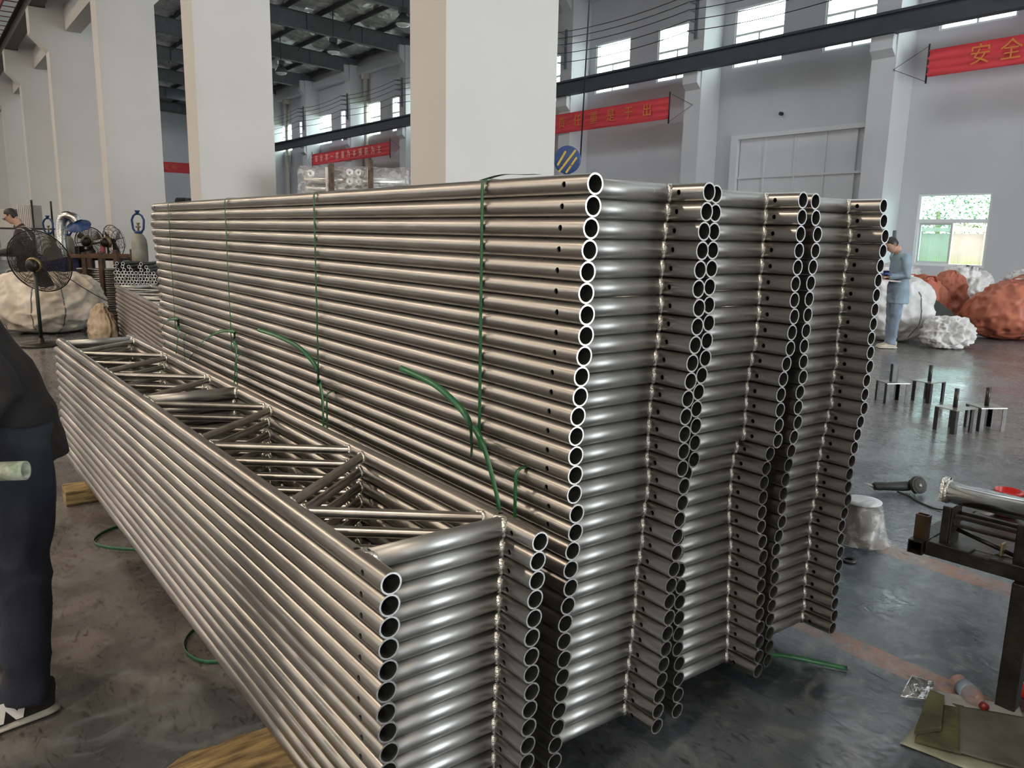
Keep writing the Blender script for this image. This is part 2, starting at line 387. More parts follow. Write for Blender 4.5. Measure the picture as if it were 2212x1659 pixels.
# low window: fixed light over two sliding sashes, right one open
a, b, z0, z1 = LOWW; W, H = b - a, z1 - z0
wn = thing('window_%d' % n, None, None, (20.0, a, z0)); wn['kind'] = 'structure'
bm = new_bm(); t = 0.06; zs = 0.62 * H
add_box(bm, 0.02, 0.14, 0, W, 0, t); add_box(bm, 0.02, 0.14, 0, W, H - t, H); add_box(bm, 0.02, 0.14, 0, t, t, H - t); add_box(bm, 0.02, 0.14, W - t, W, t, H - t)
add_box(bm, 0.02, 0.14, t, W - t, zs - 0.045, zs + 0.045)
obj('window_frame', bm, UPVC, wn)
bm = new_bm(); u0, u1 = W / 2 - 0.02, W - t            # the closed sash is on the far (left in view) side
for q in ((u0, u1, t, t + 0.05), (u0, u1, zs - 0.095, zs - 0.045), (u0, u0 + 0.055, t + 0.05, zs - 0.095), (u1 - 0.055, u1, t + 0.05, zs - 0.095)): add_box(bm, 0.05, 0.085, *q)
obj('sash_frame', bm, mat('aluminium_sash', (0.62, 0.66, 0.64), 0.4, 0.3, var=0.05), wn)
for q in ((0.06, W - 0.06, zs + 0.045, H - t, GLASS2), (u0 + 0.055, u1 - 0.055, t + 0.05, zs - 0.095, GLASS2)):
    bm = new_bm(); add_box(bm, 0.065, 0.071, *q[:4]); obj('pane', bm, q[4], wn)

# walled-up gateway: white metal panels in a raised frame
dr = thing('door_1', None, None, (20.0, 0, 0)); dr['kind'] = 'structure'
whitem = mat('white_painted_steel_panel', (0.66, 0.67, 0.69), 0.6, var=0.05, scale=2)
ys = [11.85, 12.73, 13.65, 14.66, 15.56]
bm = new_bm()
add_box(bm, -0.14, 0.0, 15.56, 15.80, 0, 4.52); add_box(bm, -0.14, 0.0, 11.6, 15.56, 4.40, 4.52)
for y in ys[:-1]: add_box(bm, -0.06, 0.0, y - 0.03, y + 0.03, 0, 4.40)
for z in (1.1, 2.2, 3.3): add_box(bm, -0.075, 0.0, 11.6, 15.56, z - 0.03, z + 0.03)
obj('door_frame', bm, whitem, dr)
for i in range(4):
    for j, (z0_, z1_) in enumerate(((0.02, 1.07), (1.13, 2.17), (2.23, 3.27), (3.33, 4.40))):
        bm = new_bm(); add_box(bm, -0.03, 0.0, ys[i] + 0.03, ys[i + 1] - 0.03, z0_, z1_); obj('panel', bm, whitem, dr)

# ------------------------------------------------------------------ concrete columns between the halls
def column_mesh():
    bm = new_bm(); add_box(bm, 3.1, 4.1, 0, 0.5, 0, 11.3)
    for s, x0 in ((-1, 3.1), (1, 4.1)):
        prof = [(x0, 5.65), (x0 + s * 0.36, 6.02), (x0 + s * 0.36, 6.60), (x0, 6.60)]
        a = [bm.verts.new((x, 0.0, z)) for x, z in prof]; b = [bm.verts.new((x, 0.5, z)) for x, z in prof]
        bm.faces.new(a); bm.faces.new(list(reversed(b)))
        for k in range(4): bm.faces.new([a[k], b[k], b[(k + 1) % 4], a[(k + 1) % 4]])
    return mesh_of(bm, 'concrete_column', COLP)
cm = column_mesh(); COLY = [4.96 + 5.98 * k for k in range(0, 11)] + [-1.02, -7.0]
for i, y in enumerate(COLY):
    c = put('concrete_column', cm, None, (0, y, 0)); c['kind'] = 'structure'
    if i < 10:
        bm = new_bm(); add_box(bm, 3.48, 3.82, 0.5, 5.98, 6.15, 6.75); obj('tie_beam', bm, COLP, c)

# ------------------------------------------------------------------ roof
def zroof(x): return 10.55 + 0.06 * (20 - x)
FOIL = mat('crumpled_silver_foil', (0.92, 0.93, 0.90), 0.32, 0.45, scale=4, col2=(0.60, 0.61, 0.60), bump=1.0, bscale=9, rvar=0.1)
bm = new_bm(); nx, ny = 90, 300; vs = []
for j in range(ny + 1):
    y = -14 + 79 * j / ny
    for i in range(nx + 1):
        x = 3.3 + 16.95 * i / nx
        ph = ((x - 3.3) % 1.5) / 1.5
        z = zroof(x) - 0.10 * sin(pi * ph) + 0.09 * noise.noise(Vector((x * 1.3, y * 2.2, 0))) + 0.045 * noise.noise(Vector((x * 4, y * 6, 3)))
        vs.append(bm.verts.new((x, y, z)))
for j in range(ny):
    for i in range(nx):
        k = j * (nx + 1) + i; bm.faces.new([vs[k], vs[k + 1], vs[k + nx + 2], vs[k + nx + 1]]).smooth = False
ce = tag(put('ceiling', mesh_of(bm, 'ceiling', FOIL, recalc=False)), kind='structure')
bm = new_bm(); add_box(bm, -16.3, 20.3, -14.3, 65.3, 11.9, 12.0); obj('roof_sheet', bm, PURL, ce)
bm = new_bm(); add_box(bm, -16.3, 3.1, -14.3, 65.3, 11.3, 11.4); obj('ceiling_lining', bm, mat('grey_roof_lining', (0.30, 0.29, 0.27), 0.8), ce)
def girder_mesh():
    bm = new_bm(); xa, xb = 4.1, 19.75
    def strip(dy0, dy1, h0, h1):
        v = []
        for x in (xa, xb):
            z = zroof(x) - 0.25
            for y in (dy0, dy1):
                for h in (h0, h1): v.append(bm.verts.new((x, y, z + h)))
        for f in ((0, 1, 3, 2), (4, 6, 7, 5), (0, 4, 5, 1), (2, 3, 7, 6), (0, 2, 6, 4), (1, 5, 7, 3)): bm.faces.new([v[q] for q in f])
    strip(-0.13, 0.13, -0.70, -0.68); strip(-0.13, 0.13, -0.02, 0.0); strip(-0.012, 0.012, -0.68, -0.02)
    for x in (6.7, 9.3, 11.9, 14.5, 17.1, 19.6):
        z = zroof(x) - 0.25; add_box(bm, x - 0.008, x + 0.008, -0.12, 0.12, z - 0.68, z - 0.02)
    return mesh_of(bm, 'roof_girder', GIRD)
gm = girder_mesh()
for p in PIL2: put('roof_girder', gm, ce, (0, p, 0))
for k in range(11):
    x = 4.6 + 1.5 * k; z = zroof(x) - 0.25
    bm = new_bm(); add_box(bm, x - 0.04, x + 0.04, -14, 65, z, z + 0.2); obj('purlin', bm, PURL, ce)
bm = new_bm()
for k in range(len(PIL) - 1):
    for x in (7.5, 12.0, 16.5):
        z = zroof(x); add_cyl(bm, (x, PIL[k] + 1.1, z - 0.2), (x, PIL[k], z - 0.88), 0.02, 5); add_cyl(bm, (x, PIL[k] - 1.1, z - 0.2), (x, PIL[k], z - 0.88), 0.02, 5)
o = obj('knee_braces', bm, PURL, ce); o['kind'] = 'stuff'

# crane runway beams
bm = new_bm(); add_box(bm, 18.84, 19.12, -13.8, 64.8, 6.35, 6.38); add_box(bm, 18.84, 19.12, -13.8, 64.8, 6.77, 6.80); add_box(bm, 18.91, 19.05, -13.8, 64.8, 6.38, 6.77); add_box(bm, 18.95, 19.01, -13.8, 64.8, 6.80, 6.86)
tag(obj('crane_rail', bm, CRANEM), 'long dark blue-grey steel crane runway beam along the right wall under the high windows', 'beam')
bm = new_bm(); add_box(bm, 2.76, 3.06, -13.8, 64.8, 6.61, 6.64); add_box(bm, 2.76, 3.06, -13.8, 64.8, 7.05, 7.08); add_box(bm, 2.86, 2.96, -13.8, 64.8, 6.64, 7.05)
cl = tag(obj('crane_rail', bm, mat('brown_black_crane_paint', (0.05, 0.045, 0.035), 0.5, var=0.2)), 'dark steel crane runway beam on the corbels of the left column row', 'beam')
bm = new_bm(); add_box(bm, 2.40, 2.44, -13.8, 64.8, 7.0, 7.10)
for k in range(120): add_box(bm, 2.44, 2.75, -10 + 0.62 * k, -9.98 + 0.62 * k, 7.03, 7.05)
tag(obj('conductor_bar', bm, mat('red_conductor_rail', (0.28, 0.035, 0.02), 0.5, var=0.2)), 'red conductor bar on small brackets beside the left crane beam', 'rail')
bm = new_bm(); add_box(bm, 2.2, 2.7, 33.3, 34.6, 7.12, 7.62); add_box(bm, 1.4, 2.2, 33.6, 34.3, 7.15, 7.45)
tag(obj('crane_end_carriage', bm, mat('red_orange_paint', (0.50, 0.07, 0.03), 0.5, var=0.3, scale=4), bevel=0.02), 'red crane end carriage far away at top left', 'crane')
# bridge crane of the right hall, carries the hook block
bm = new_bm(); add_box(bm, 4.45, 18.6, 6.9, 7.3, 7.0, 7.7); add_box(bm, 18.5, 19.1, 5.8, 8.4, 6.87, 7.15); add_box(bm, 4.15, 4.5, 5.8, 8.4, 6.87, 7.2)
add_box(bm, 4.2, 4.44, -13.8, 64.8, 6.61, 6.87); add_box(bm, 5.8, 6.8, 6.6, 6.9, 6.95, 7.4)
tag(obj('bridge_crane', bm, CRANEM), 'overhead bridge crane spanning the right hall above the hook block', 'crane')

# power lines on brackets along the right wall pilasters
pl = thing('power_lines', 'five thin black sagging bare wires on grey brackets along the right wall', 'wire')
for zz in (8.45, 8.25, 8.03, 7.75, 7.45):
    bm = new_bm()
    for k in range(1, len(PIL2) - 1):
        pts = [Vector((18.78, PIL2[k] + 5.9 * t, zz - 0.14 * 4 * t * (1 - t))) for t in (0, .125, .25, .375, .5, .625, .75, .875, 1)]
        add_loft(bm, pts, 0.012, 4)
    obj('wire', bm, BLACK, pl)
bm = new_bm(); add_box(bm, 0.30, 0.36, -0.04, 0.04, 7.3, 8.6)
for zz in (8.45, 8.25, 8.03, 7.75, 7.45): add_box(bm, -0.03, 0.30, -0.02, 0.02, zz - 0.02, zz + 0.02)
bmesh_br = mesh_of(bm, 'insulator_bracket', GIRD)
for p in PIL2[1:]: put('insulator_bracket', bmesh_br, pl, (18.79, p, 0))

# high-bay lamps
def bay_lamp(x, y):
    names = {27.1: 'nearest', 33.1: 'second', 39.1: 'third', 45.1: 'fourth'}
    t = thing('high_bay_lamp', '%s dark dome high-bay lamp hanging under the foil roof' % names[y], 'lamp', (x, y, 9.0), group='high-bay lamps under the roof')
    zt = zroof(x) - 0.26 - 9.0
    bm = new_bm(); add_cyl(bm, (0, 0, 0.42), (0, 0, zt), 0.02, 8); obj('rod', bm, PURL, t)
    bm = new_bm(); add_box(bm, -0.14, 0.14, -0.12, 0.12, 0.30, 0.5); obj('ballast_box', bm, PURL, t, bevel=0.02)
    bm = new_bm(); add_lathe(bm, [(0.09, 0.30), (0.14, 0.24), (0.25, 0.12), (0.31, -0.06), (0.30, -0.06), (0.24, 0.11), (0.08, 0.27)], 24); obj('reflector', bm, PURL, t)
    bm = new_bm(); add_lathe(bm, [(0.29, -0.05), (0.22, -0.12), (0.10, -0.16), (0.001, -0.17)], 20); obj('lens', bm, mat('lamp_lens', (0.55, 0.56, 0.52), 0.2), t)
for y in (27.1, 33.1, 39.1, 45.1): bay_lamp(15.1, y)

# ------------------------------------------------------------------ outside the low window
bm = new_bm(); add_box(bm, 20.24, 40, -10, 66, -0.35, -0.05)
tag(obj('yard_ground', bm, mat('yard_soil', (0.16, 0.17, 0.08), 0.9, var=0.3)), kind='structure')
yw = thing('yard_fence', 'beige concrete panel boundary wall seen through the low window', 'wall', (25.0, 0, -0.05))
bpm = None
bm = new_bm(); add_box(bm, 0, 0.08, 0.08, 1.92, 0, 1.85); bpm = mesh_of(bm, 'panel', mat('beige_concrete_panel', (0.42, 0.36, 0.31), 0.85, var=0.12, scale=3))
bm = new_bm(); add_box(bm, -0.04, 0.12, -0.08, 0.08, 0, 2.0); ppm = mesh_of(bm, 'post', MATS['beige_concrete_panel'])
for k in range(7):
    put('panel', bpm, yw, (0, 6.5 + 2 * k, 0)); put('post', ppm, yw, (0, 6.5 + 2 * k, 0))
bm = new_bm(); add_box(bm, -0.06, 0.14, 6.4, 20.6, 1.9, 2.02); obj('coping', bm, MATS['beige_concrete_panel'], yw)
leafm = mat('bright_leaf', (0.14, 0.22, 0.05), 0.6, var=0.6, scale=3)
def shrub(name, label, cx, cy, cz, rx, ry, rz, n, size, seed, kind=None):
    rnd = random.Random(seed); bm = new_bm()
    for _ in range(n):
        u, v = rnd.random() * 2 * pi, rnd.uniform(-1, 1); q = (1 - v * v) ** .5; r = rnd.uniform(0.5, 1) 
        p = Vector((cx + rx * r * q * cos(u), cy + ry * r * q * sin(u), cz + rz * r * v))
        d = Vector((rnd.uniform(-1, 1), rnd.uniform(-1, 1), rnd.uniform(-.3, 1))).normalized() * size; e = d.orthogonal().normalized() * size * 0.35
        vv = [bm.verts.new(p + k_) for k_ in (-d, e, d, -e)]; bm.faces.new(vv)
    return bm
t = thing('garden_tree', 'green leafy tree crown behind the boundary wall outside the window', 'tree', (27.5, 13.0, -0.05))
bm = shrub('c', '', 0, 0, 2.9, 1.6, 5.5, 1.5, 9000, 0.075, 3); o = obj('foliage', bm, leafm, t); o['kind'] = 'stuff'
bm = new_bm(); add_cyl(bm, (0, 0, 0), (0.1, 0.2, 2.6), 0.12, 8, 0.07); obj('trunk', bm, WOOD, t)
rnd = random.Random(5); bm = new_bm()
for _ in range(1800):
    x, y = rnd.uniform(21.0, 24.5), rnd.uniform(7.5, 15.5); h = rnd.uniform(0.7, 1.35); a_ = rnd.uniform(0, pi)
    p = Vector((x, y, -0.05)); s_ = Vector((cos(a_), sin(a_), 0)) * 0.02; l_ = Vector((rnd.uniform(-.25, .25), rnd.uniform(-.25, .25), h))
    bm.faces.new([bm.verts.new(p - s_), bm.verts.new(p + s_), bm.verts.new(p + l_)])
tag(obj('tall_grass', bm, mat('yellow_green_grass', (0.30, 0.40, 0.05), 0.7, var=0.3, scale=3)), 'tall yellow-green grass growing outside the low window', 'grass', kind='stuff')

# ------------------------------------------------------------------ banners
def banner(label, y0, y1, z0, z1, txt, size, col, gap, x=19.06):
    """hangs along the wall; y0 = far end (left in view), y1 = near end"""
    t = thing('banner', label, 'banner', (x, (y0 + y1) / 2, (z0 + z1) / 2), group='red slogan banners on the walls')
    L_ = abs(y0 - y1); H = z1 - z0; bm = new_bm(); n_, m_ = 60, 10; vs = []
    for i in range(n_ + 1):
        for j in range(m_ + 1):
            u, v = i / n_ - .5, j / m_ - .5
            vs.append((0.03 * sin(v * 21 + 0.6 * sin(u * 4)) + 0.01 * noise.noise(Vector((u * 8, v * 3, y0))), u * L_, v * H))
    V = [[bm.verts.new((a + d, b_, c_)) for a, b_, c_ in vs] for d in (0, 0.006)]
    for i in range(n_):
        for j in range(m_):
            k = i * (m_ + 1) + j
            for q in range(2): bm.faces.new([V[q][k], V[q][k + 1], V[q][k + m_ + 2], V[q][k + m_ + 1]]).smooth = True
    obj('cloth', bm, REDB, t)
    for s in (-1, 1):
        bm = new_bm(); add_cyl(bm, (0, s * L_ / 2, -H / 2 - 0.14), (0, s * L_ / 2, H / 2 + 0.14), 0.022, 8); obj('pole', bm, BLACK, t)
        bm = new_bm(); add_cyl(bm, (0, s * L_ / 2, H / 2 + 0.1), (0.08, s * (L_ / 2 + .85), 0), 0.006, 4); add_cyl(bm, (0, s * L_ / 2, -H / 2 - 0.1), (0.08, s * (L_ / 2 + .85), 0), 0.006, 4); obj('guy_wire', bm, BLACK, t)
    n_c = len(txt); 
    for k, ch in enumerate(txt):
        if ch == ' ': continue
        yy = L_ / 2 - gap[0] - k * gap[1]
        M = Matrix.Translation((-0.045, yy, 0)) @ Matrix(((0, 0, -1, 0), (-1, 0, 0, 0), (0, 1, 0, 0), (0, 0, 0, 1)))
        text_obj('character', ch, size, col, M, t)
    return t
banner('red banner with yellow lettering at the right edge, above the low window', 9.75, 3.6, 5.26, 5.84, '安全生产', 0.46, YEL, (1.15, 0.62))
banner('red banner with yellow lettering behind the blue hook block', 25.6, 17.6, 5.11, 5.76, '安全责任重是于出', 0.42, YEL, (1.3, 0.83))
banner('distant red banner with small pale lettering seen between two columns', 45.0, 35.57, 5.18, 5.80, '安全第一质量为本预防为主', 0.40, YELW, (0.7, 0.70))
bt = thing('banner', 'red banner with yellow lettering on the far end wall', 'banner', (14.0, 64.985, 5.95), group='red slogan banners on the walls')
bm = new_bm(); add_box(bm, -4.5, 4.5, -0.01, 0.01, -0.38, 0.38); obj('cloth', bm, REDB, bt)
for k, ch in enumerate('安全就是我的生命'):
    M = Matrix.Translation((2.5 - 0.52 * (7 - k), -0.015, 0)) @ Matrix.Rotation(radians(90), 4, 'X'); text_obj('character', ch, 0.42, YEL, M, bt)
BEAMS = [
[ (1.2674,1.3837,0.0045),(1.2657,1.386,0.0054),(1.2643,1.3887,0.0063),(1.2638,1.3906,0.005),(1.2633,1.3938,0.0035),(1.2633,1.396,0.0024),(1.261,1.3883,0.0017),(1.2651,1.3935,0.0017),(1.2648,1.3968,0.001),(1.2629,1.4013,0.0006),(1.2641,1.4048,0.0006),(1.2644,1.4111,-0.0001),(1.2633,1.4134,-0.0007),(1.2628,1.412,0.0024),(1.266,1.4146,0.0019),(1.2664,1.416,0.0014),(1.2707,1.4096,0.0014),(1.271,1.4122,0.0015),(1.2674,1.4163,0.0012),(1.2651,1.4183,0.0007),(1.2673,1.4185,0.001),(1.2633,1.4219,0.0006),(1.26,1.4263,0.0003),(1.2593,1.4273,0.0008),(1.2595,1.425,0.0015),(1.2577,1.4275,0.0003),(1.2583,1.4299,0.0007),(1.2551,1.4328,0.0007),(1.2536,1.4352,0.0002),(1.2481,1.4363,-0.0001),(1.248,1.4369,-0.0001),(1.2476,1.4365,0.0018) ],
[ (1.765,1.4418,-0.0051),(1.7647,1.4402,-0.0052),(1.7643,1.44,-0.0054),(1.7644,1.4402,-0.0051),(1.7642,1.4401,-0.0054),(1.7637,1.4423,-0.0056),(1.7644,1.441,-0.005),(1.7638,1.4367,-0.0053),(1.7652,1.4407,-0.005),(1.7655,1.4424,-0.0055),(1.7658,1.4515,-0.0057),(1.7664,1.459,-0.0058),(1.7653,1.4621,-0.0065),(1.7666,1.4612,-0.0063),(1.7665,1.4613,-0.0064),(1.765,1.4591,-0.0061),(1.7685,1.4858,-0.0045),(1.763,1.4918,-0.0053),(1.7634,1.4962,-0.0053),(1.7621,1.4943,-0.0053),(1.7598,1.4925,-0.0053),(1.7623,1.4932,-0.0064),(1.7623,1.4834,-0.006),(1.7637,1.4771,-0.006),(1.762,1.4768,-0.0058),(1.7605,1.474,-0.006),(1.7568,1.4697,-0.0064),(1.7585,1.4696,-0.006),(1.766,1.4665,-0.005),(1.7644,1.4636,-0.0053),(1.7609,1.4591,-0.0054),(1.7579,1.4558,-0.0052) ],
[ (2.2523,1.4539,-0.0021),(2.2531,1.448,-0.0017),(2.2538,1.4377,-0.001),(2.2538,1.4397,-0.0013),(2.2541,1.4436,-0.001),(2.2544,1.4461,-0.0013),(2.2545,1.4471,-0.0016),(2.2551,1.4473,-0.0017),(2.2534,1.4468,-0.0017),(2.2535,1.4493,-0.0017),(2.2547,1.4473,-0.002),(2.2564,1.4455,-0.0018),(2.2552,1.4505,-0.0017),(2.2533,1.4507,-0.002),(2.2552,1.4487,-0.0019),(2.2524,1.4563,-0.0024),(2.2577,1.4649,-0.0017),(2.2592,1.4716,-0.0012),(2.2547,1.4744,-0.0019),(2.255,1.4789,-0.0018),(2.2573,1.4805,-0.0018),(2.2612,1.4785,-0.0017),(2.2544,1.4823,-0.0021),(2.254,1.4876,-0.0022),(2.2506,1.4847,-0.0023),(2.2525,1.4817,-0.002),(2.2492,1.48,-0.0027),(2.2466,1.4808,-0.0023),(2.2442,1.4813,-0.0021),(2.243,1.477,-0.0022),(2.246,1.4756,-0.0022),(2.2426,1.4761,-0.0018) ],
[ (0.7309,1.3761,0.0101),(0.7291,1.3796,0.0138),(0.7291,1.3812,0.0129),(0.7282,1.3853,0.0129),(0.7266,1.3855,0.013),(0.7236,1.3884,0.0113),(0.7223,1.3875,0.0112),(0.7278,1.3921,0.0122),(0.7304,1.3918,0.0126),(0.7288,1.3963,0.0131),(0.7279,1.3968,0.0132),(0.7266,1.3977,0.0131),(0.7272,1.3997,0.0131),(0.727,1.3967,0.0137),(0.7271,1.3948,0.0134) ],
]
# BEAMS: per stack, from the top: (x, y, yaw) of the near end of the left chord
# ------------------------------------------------------------------ ladder trusses
PITCH, RO, RI, WID = 0.05012, 0.0249, 0.0208, 0.4
ZT = [1.6685, 1.6685, 1.6685, 0.8340]
def chord_mesh(L):
    bm = new_bm(); ys = [0, .070, .094, .145, .169, L - .169, L - .145, L - .094, L - .070, L]; seg = 28; rows = {}
    for r_ in (RO, RI):
        rows[r_] = [[bm.verts.new((r_ * cos(2 * pi * (k + .5) / seg), y, r_ * sin(2 * pi * (k + .5) / seg))) for k in range(seg)] for y in ys]
        for i in range(len(ys) - 1):
            for k in range(seg):
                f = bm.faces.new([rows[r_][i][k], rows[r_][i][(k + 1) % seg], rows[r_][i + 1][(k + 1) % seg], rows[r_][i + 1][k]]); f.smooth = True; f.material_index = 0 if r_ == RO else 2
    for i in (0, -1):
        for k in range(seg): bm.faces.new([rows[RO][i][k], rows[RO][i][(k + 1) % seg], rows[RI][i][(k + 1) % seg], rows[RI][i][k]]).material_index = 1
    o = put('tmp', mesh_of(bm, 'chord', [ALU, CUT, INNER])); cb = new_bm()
    for s_ in (0.082, L - 0.082): add_cyl(cb, (-0.04, s_, 0), (0.04, s_, 0), 0.0072, 14)
    for s_ in (0.157, L - 0.157): add_cyl(cb, (0, s_, -0.04), (0, s_, 0.04), 0.0072, 14)
    c = put('tmp2', mesh_of(cb, 'cut', [INNER])); md = o.modifiers.new('b', 'BOOLEAN'); md.object = c; md.operation = 'DIFFERENCE'; md.solver = 'EXACT'
    me = baked(o); me.shade_smooth() if hasattr(me, 'shade_smooth') else None
    me.set_sharp_from_angle(angle=radians(28))
    bpy.data.objects.remove(o); bpy.data.objects.remove(c); me.name = 'chord'; return me
bm = new_bm(); add_tube(bm, (0.0225, 0, 0), (WID - 0.0225, 0, 0), RO, RI, 24, 0, 0); ENDT = mesh_of(bm, 'cross_tube', [ALU2])
AL = math.atan2(0.30, 0.36); RD = 0.0145
def diag_mesh(sg):
    bm = new_bm(); e = Vector((cos(AL), sg * sin(AL), 0)); c = Vector((WID / 2, 0, 0)); h = (WID / 2 - 0.020) / cos(AL)
    add_cyl(bm, c - e * h, c + e * h, RD, 14, caps=False); return mesh_of(bm, 'diagonal', [ALU])
DG = {1: diag_mesh(1), -1: diag_mesh(-1)}
def weld_mesh(sg, r, bead):
    """bead around a tube of radius r meeting the chord (axis y) at angle sg*AL"""
    bm = new_bm(); al = sg * AL; ca, sa = cos(al), sin(al); n_ = 30; rings = []
    P = []
    for k in range(n_):
        ph = 2 * pi * k / n_; x = math.sqrt(max(1e-8, (RO + 0.0005) ** 2 - (r * sin(ph)) ** 2)); t = (x + sa * r * cos(ph)) / ca
        P.append(Vector((ca * t - sa * r * cos(ph), sa * t + ca * r * cos(ph), r * sin(ph))))
    cen = sum(P, Vector()) / n_
    for k in range(n_):
        d = (P[(k + 1) % n_] - P[k - 1]).normalized(); o_ = (P[k] - cen); o_ = (o_ - d * o_.dot(d)).normalized(); q = d.cross(o_)
        b_ = bead * (0.8 + 0.35 * (k % 2) + 0.25 * noise.noise(P[k] * 150))
        rings.append([bm.verts.new(P[k] + (o_ * cos(2 * pi * j / 6) + q * sin(2 * pi * j / 6)) * b_) for j in range(6)])
    for k in range(n_):
        for j in range(6): bm.faces.new([rings[k][j], rings[k][(j + 1) % 6], rings[(k + 1) % n_][(j + 1) % 6], rings[(k + 1) % n_][j]]).smooth = True
    for v in bm.verts: v.co.z = max(-RO + .0003, min(RO - .0003, v.co.z))
    return mesh_of(bm, 'weld_bead', [WELD])
W0 = weld_mesh(0, RO * 0.985, 0.0078); WD = {1: weld_mesh(1, RD, 0.0056), -1: weld_mesh(-1, RD, 0.0056)}
CH = {}
HALF = [(0.36, -1), (0.735, 1), (1.13, -1), (1.54, 1), (1.91, -1)]
def beam(x, y, z, yaw, L, label, group, full):
    if L not in CH: CH[L] = chord_mesh(L)
    t = thing('ladder_truss', label, 'truss', (x, y, z), yaw, group)
    put('chord', CH[L], t); put('chord', CH[L], t, (WID, 0, 0))
    for k, s_ in enumerate((0.137, L / 2, L - 0.137)):
        put('cross_tube', ENDT, t, (0, s_, 0))
        if full or k == 0:
            put('weld_bead', W0, t, (0, s_, 0)); put('weld_bead', W0, t, (WID, s_, 0), (0, 0, pi))
    if full:
        k_ = L / 4.24
        for s_, sg in HALF + [(4.24 - a_, -b_) for a_, b_ in HALF]:
            # sg=-1: left end farther along than the right end
            s_ *= k_
            put('diagonal', DG[sg], t, (0, s_, 0))
            yl = s_ - sg * math.tan(AL) * WID / 2; yr = s_ + sg * math.tan(AL) * WID / 2
            put('weld_bead', WD[sg], t, (0, yl, 0)); put('weld_bead', WD[sg], t, (WID, yr, 0), (0, 0, pi))
    return t
ORD = 'topmost second third fourth fifth sixth seventh eighth ninth tenth eleventh twelfth thirteenth fourteenth fifteenth sixteenth seventeenth eighteenth nineteenth twentieth twenty-first twenty-second twenty-third twenty-fourth twenty-fifth twenty-sixth twenty-seventh twenty-eighth twenty-ninth thirtieth thirty-first'.split()
SN = ['left tall stack', 'middle tall stack', 'right tall stack', 'low stack in front']
def lab(i, n_, s_):
    if i == n_ - 1: return 'silver aluminium ladder truss, bottom one of the %s' % s_
    return 'silver aluminium ladder truss, %s of the %s' % (ORD[i] + ('' if i == 0 else ' from the top'), s_)
XB = {}
for s_, rows in enumerate(BEAMS):
    L = 4.03 if s_ < 3 else 4.24; n_ = len(rows)
    for i, (x, y, yaw) in enumerate(rows):
        z = ZT[s_] - PITCH * i
        beam(x, y, z, yaw, L, lab(i, n_, SN[s_]), 'ladder trusses of the ' + SN[s_], s_ == 3 or i < 2)
        XB[(s_, i)] = (x, y, z, yaw, L)
rn = random.Random(11)
for i in range(14):
    beam(1.77 + rn.uniform(-.006, .006), 7.14 + rn.uniform(-.02, .02), 0.79 - PITCH * i, -0.07, 4.03, lab(i, 14, 'small stack far behind at left'), 'ladder trusses of the small far stack', i < 5)
M = Matrix.Translation((1.585, 1.4925, 1.676)) @ Matrix.Rotation(radians(80), 4, 'X')
top = [o for o in C.objects if o.get('label', '').startswith('silver aluminium ladder truss, topmost of the left tall')][0]
mk = text_obj('chalk_mark', '7', 0.012, mat('white_chalk', (0.85, 0.85, 0.82), 0.9, var=0.05), Matrix(), None, 0.0003)
mk.parent = top; mk.matrix_local = Matrix.Translation((0.315, 0.137 - 0.0252, 0.002)) @ Matrix.Rotation(radians(90), 4, 'X')

# timber bearers
def timber(label, x0, x1, y0, y1, h, rough=0.006, bevel=0.008, seed=1, taper=0.0):
    bm = new_bm(); nx_ = 24; rows = []
    for i in range(nx_ + 1):
        x = x0 + (x1 - x0) * i / nx_; row = []
        tp = 1 - taper * max(0, 1 - i / 5.0) ** 2
        for k in range(16):
            a_ = 2 * pi * (k + .5) / 16; cx_, cz_ = cos(a_), sin(a_); q = 1 / max(abs(cx_), abs(cz_)) ** 0.92
            ny_ = noise.noise(Vector((x * 9, k * 0.9, seed))) * rough * 2.2 * (0.2 if cz_ > 0.8 or cz_ < -0.8 else 1)
            yy = (y0 + y1) / 2 + cx_ * q * ((y1 - y0) / 2 + ny_) * tp; zz = h / 2 + max(-1, min(1, cz_ * q)) * (h / 2) * (tp if cz_ > 0 else 1)
            row.append(bm.verts.new((x, yy, zz)))
        rows.append(row)
    for i in range(nx_):
        for k in range(16): bm.faces.new([rows[i][k], rows[i][(k + 1) % 16], rows[i + 1][(k + 1) % 16], rows[i + 1][k]])
    bm.faces.new(list(reversed(rows[0]))); bm.faces.new(rows[-1])
    return tag(obj('timber_bearer', bm, WOOD), label, 'timber')
ZF = ZT[3] - 14 * PITCH - RO; ZM = ZT[0] - 31 * PITCH - RO
timber('thick yellow split timber under the near end of the low stack', 0.36, 1.19, 1.95, 2.14, ZF, 0.012, seed=3, taper=0.35)
timber('square timber block sticking out under the far end of the low stack', 0.555, 1.18, 4.85, 4.99, ZF, 0.004, seed=8)
timber('timber bearer under the near end of the tall stacks', 1.20, 2.72, 2.25, 2.37, ZM, 0.004, seed=5)
timber('timber bearer under the far end of the tall stacks', 1.20, 2.72, 4.62, 4.74, ZM, 0.004, seed=6)
timber('timber bearer under the small far stack', 1.80, 2.45, 8.0, 8.1, 0.79 - 13 * PITCH - RO, 0.004, seed=9)
timber('second timber bearer under the small far stack', 2.0, 2.6, 10.3, 10.4, 0.79 - 13 * PITCH - RO, 0.004, seed=10)

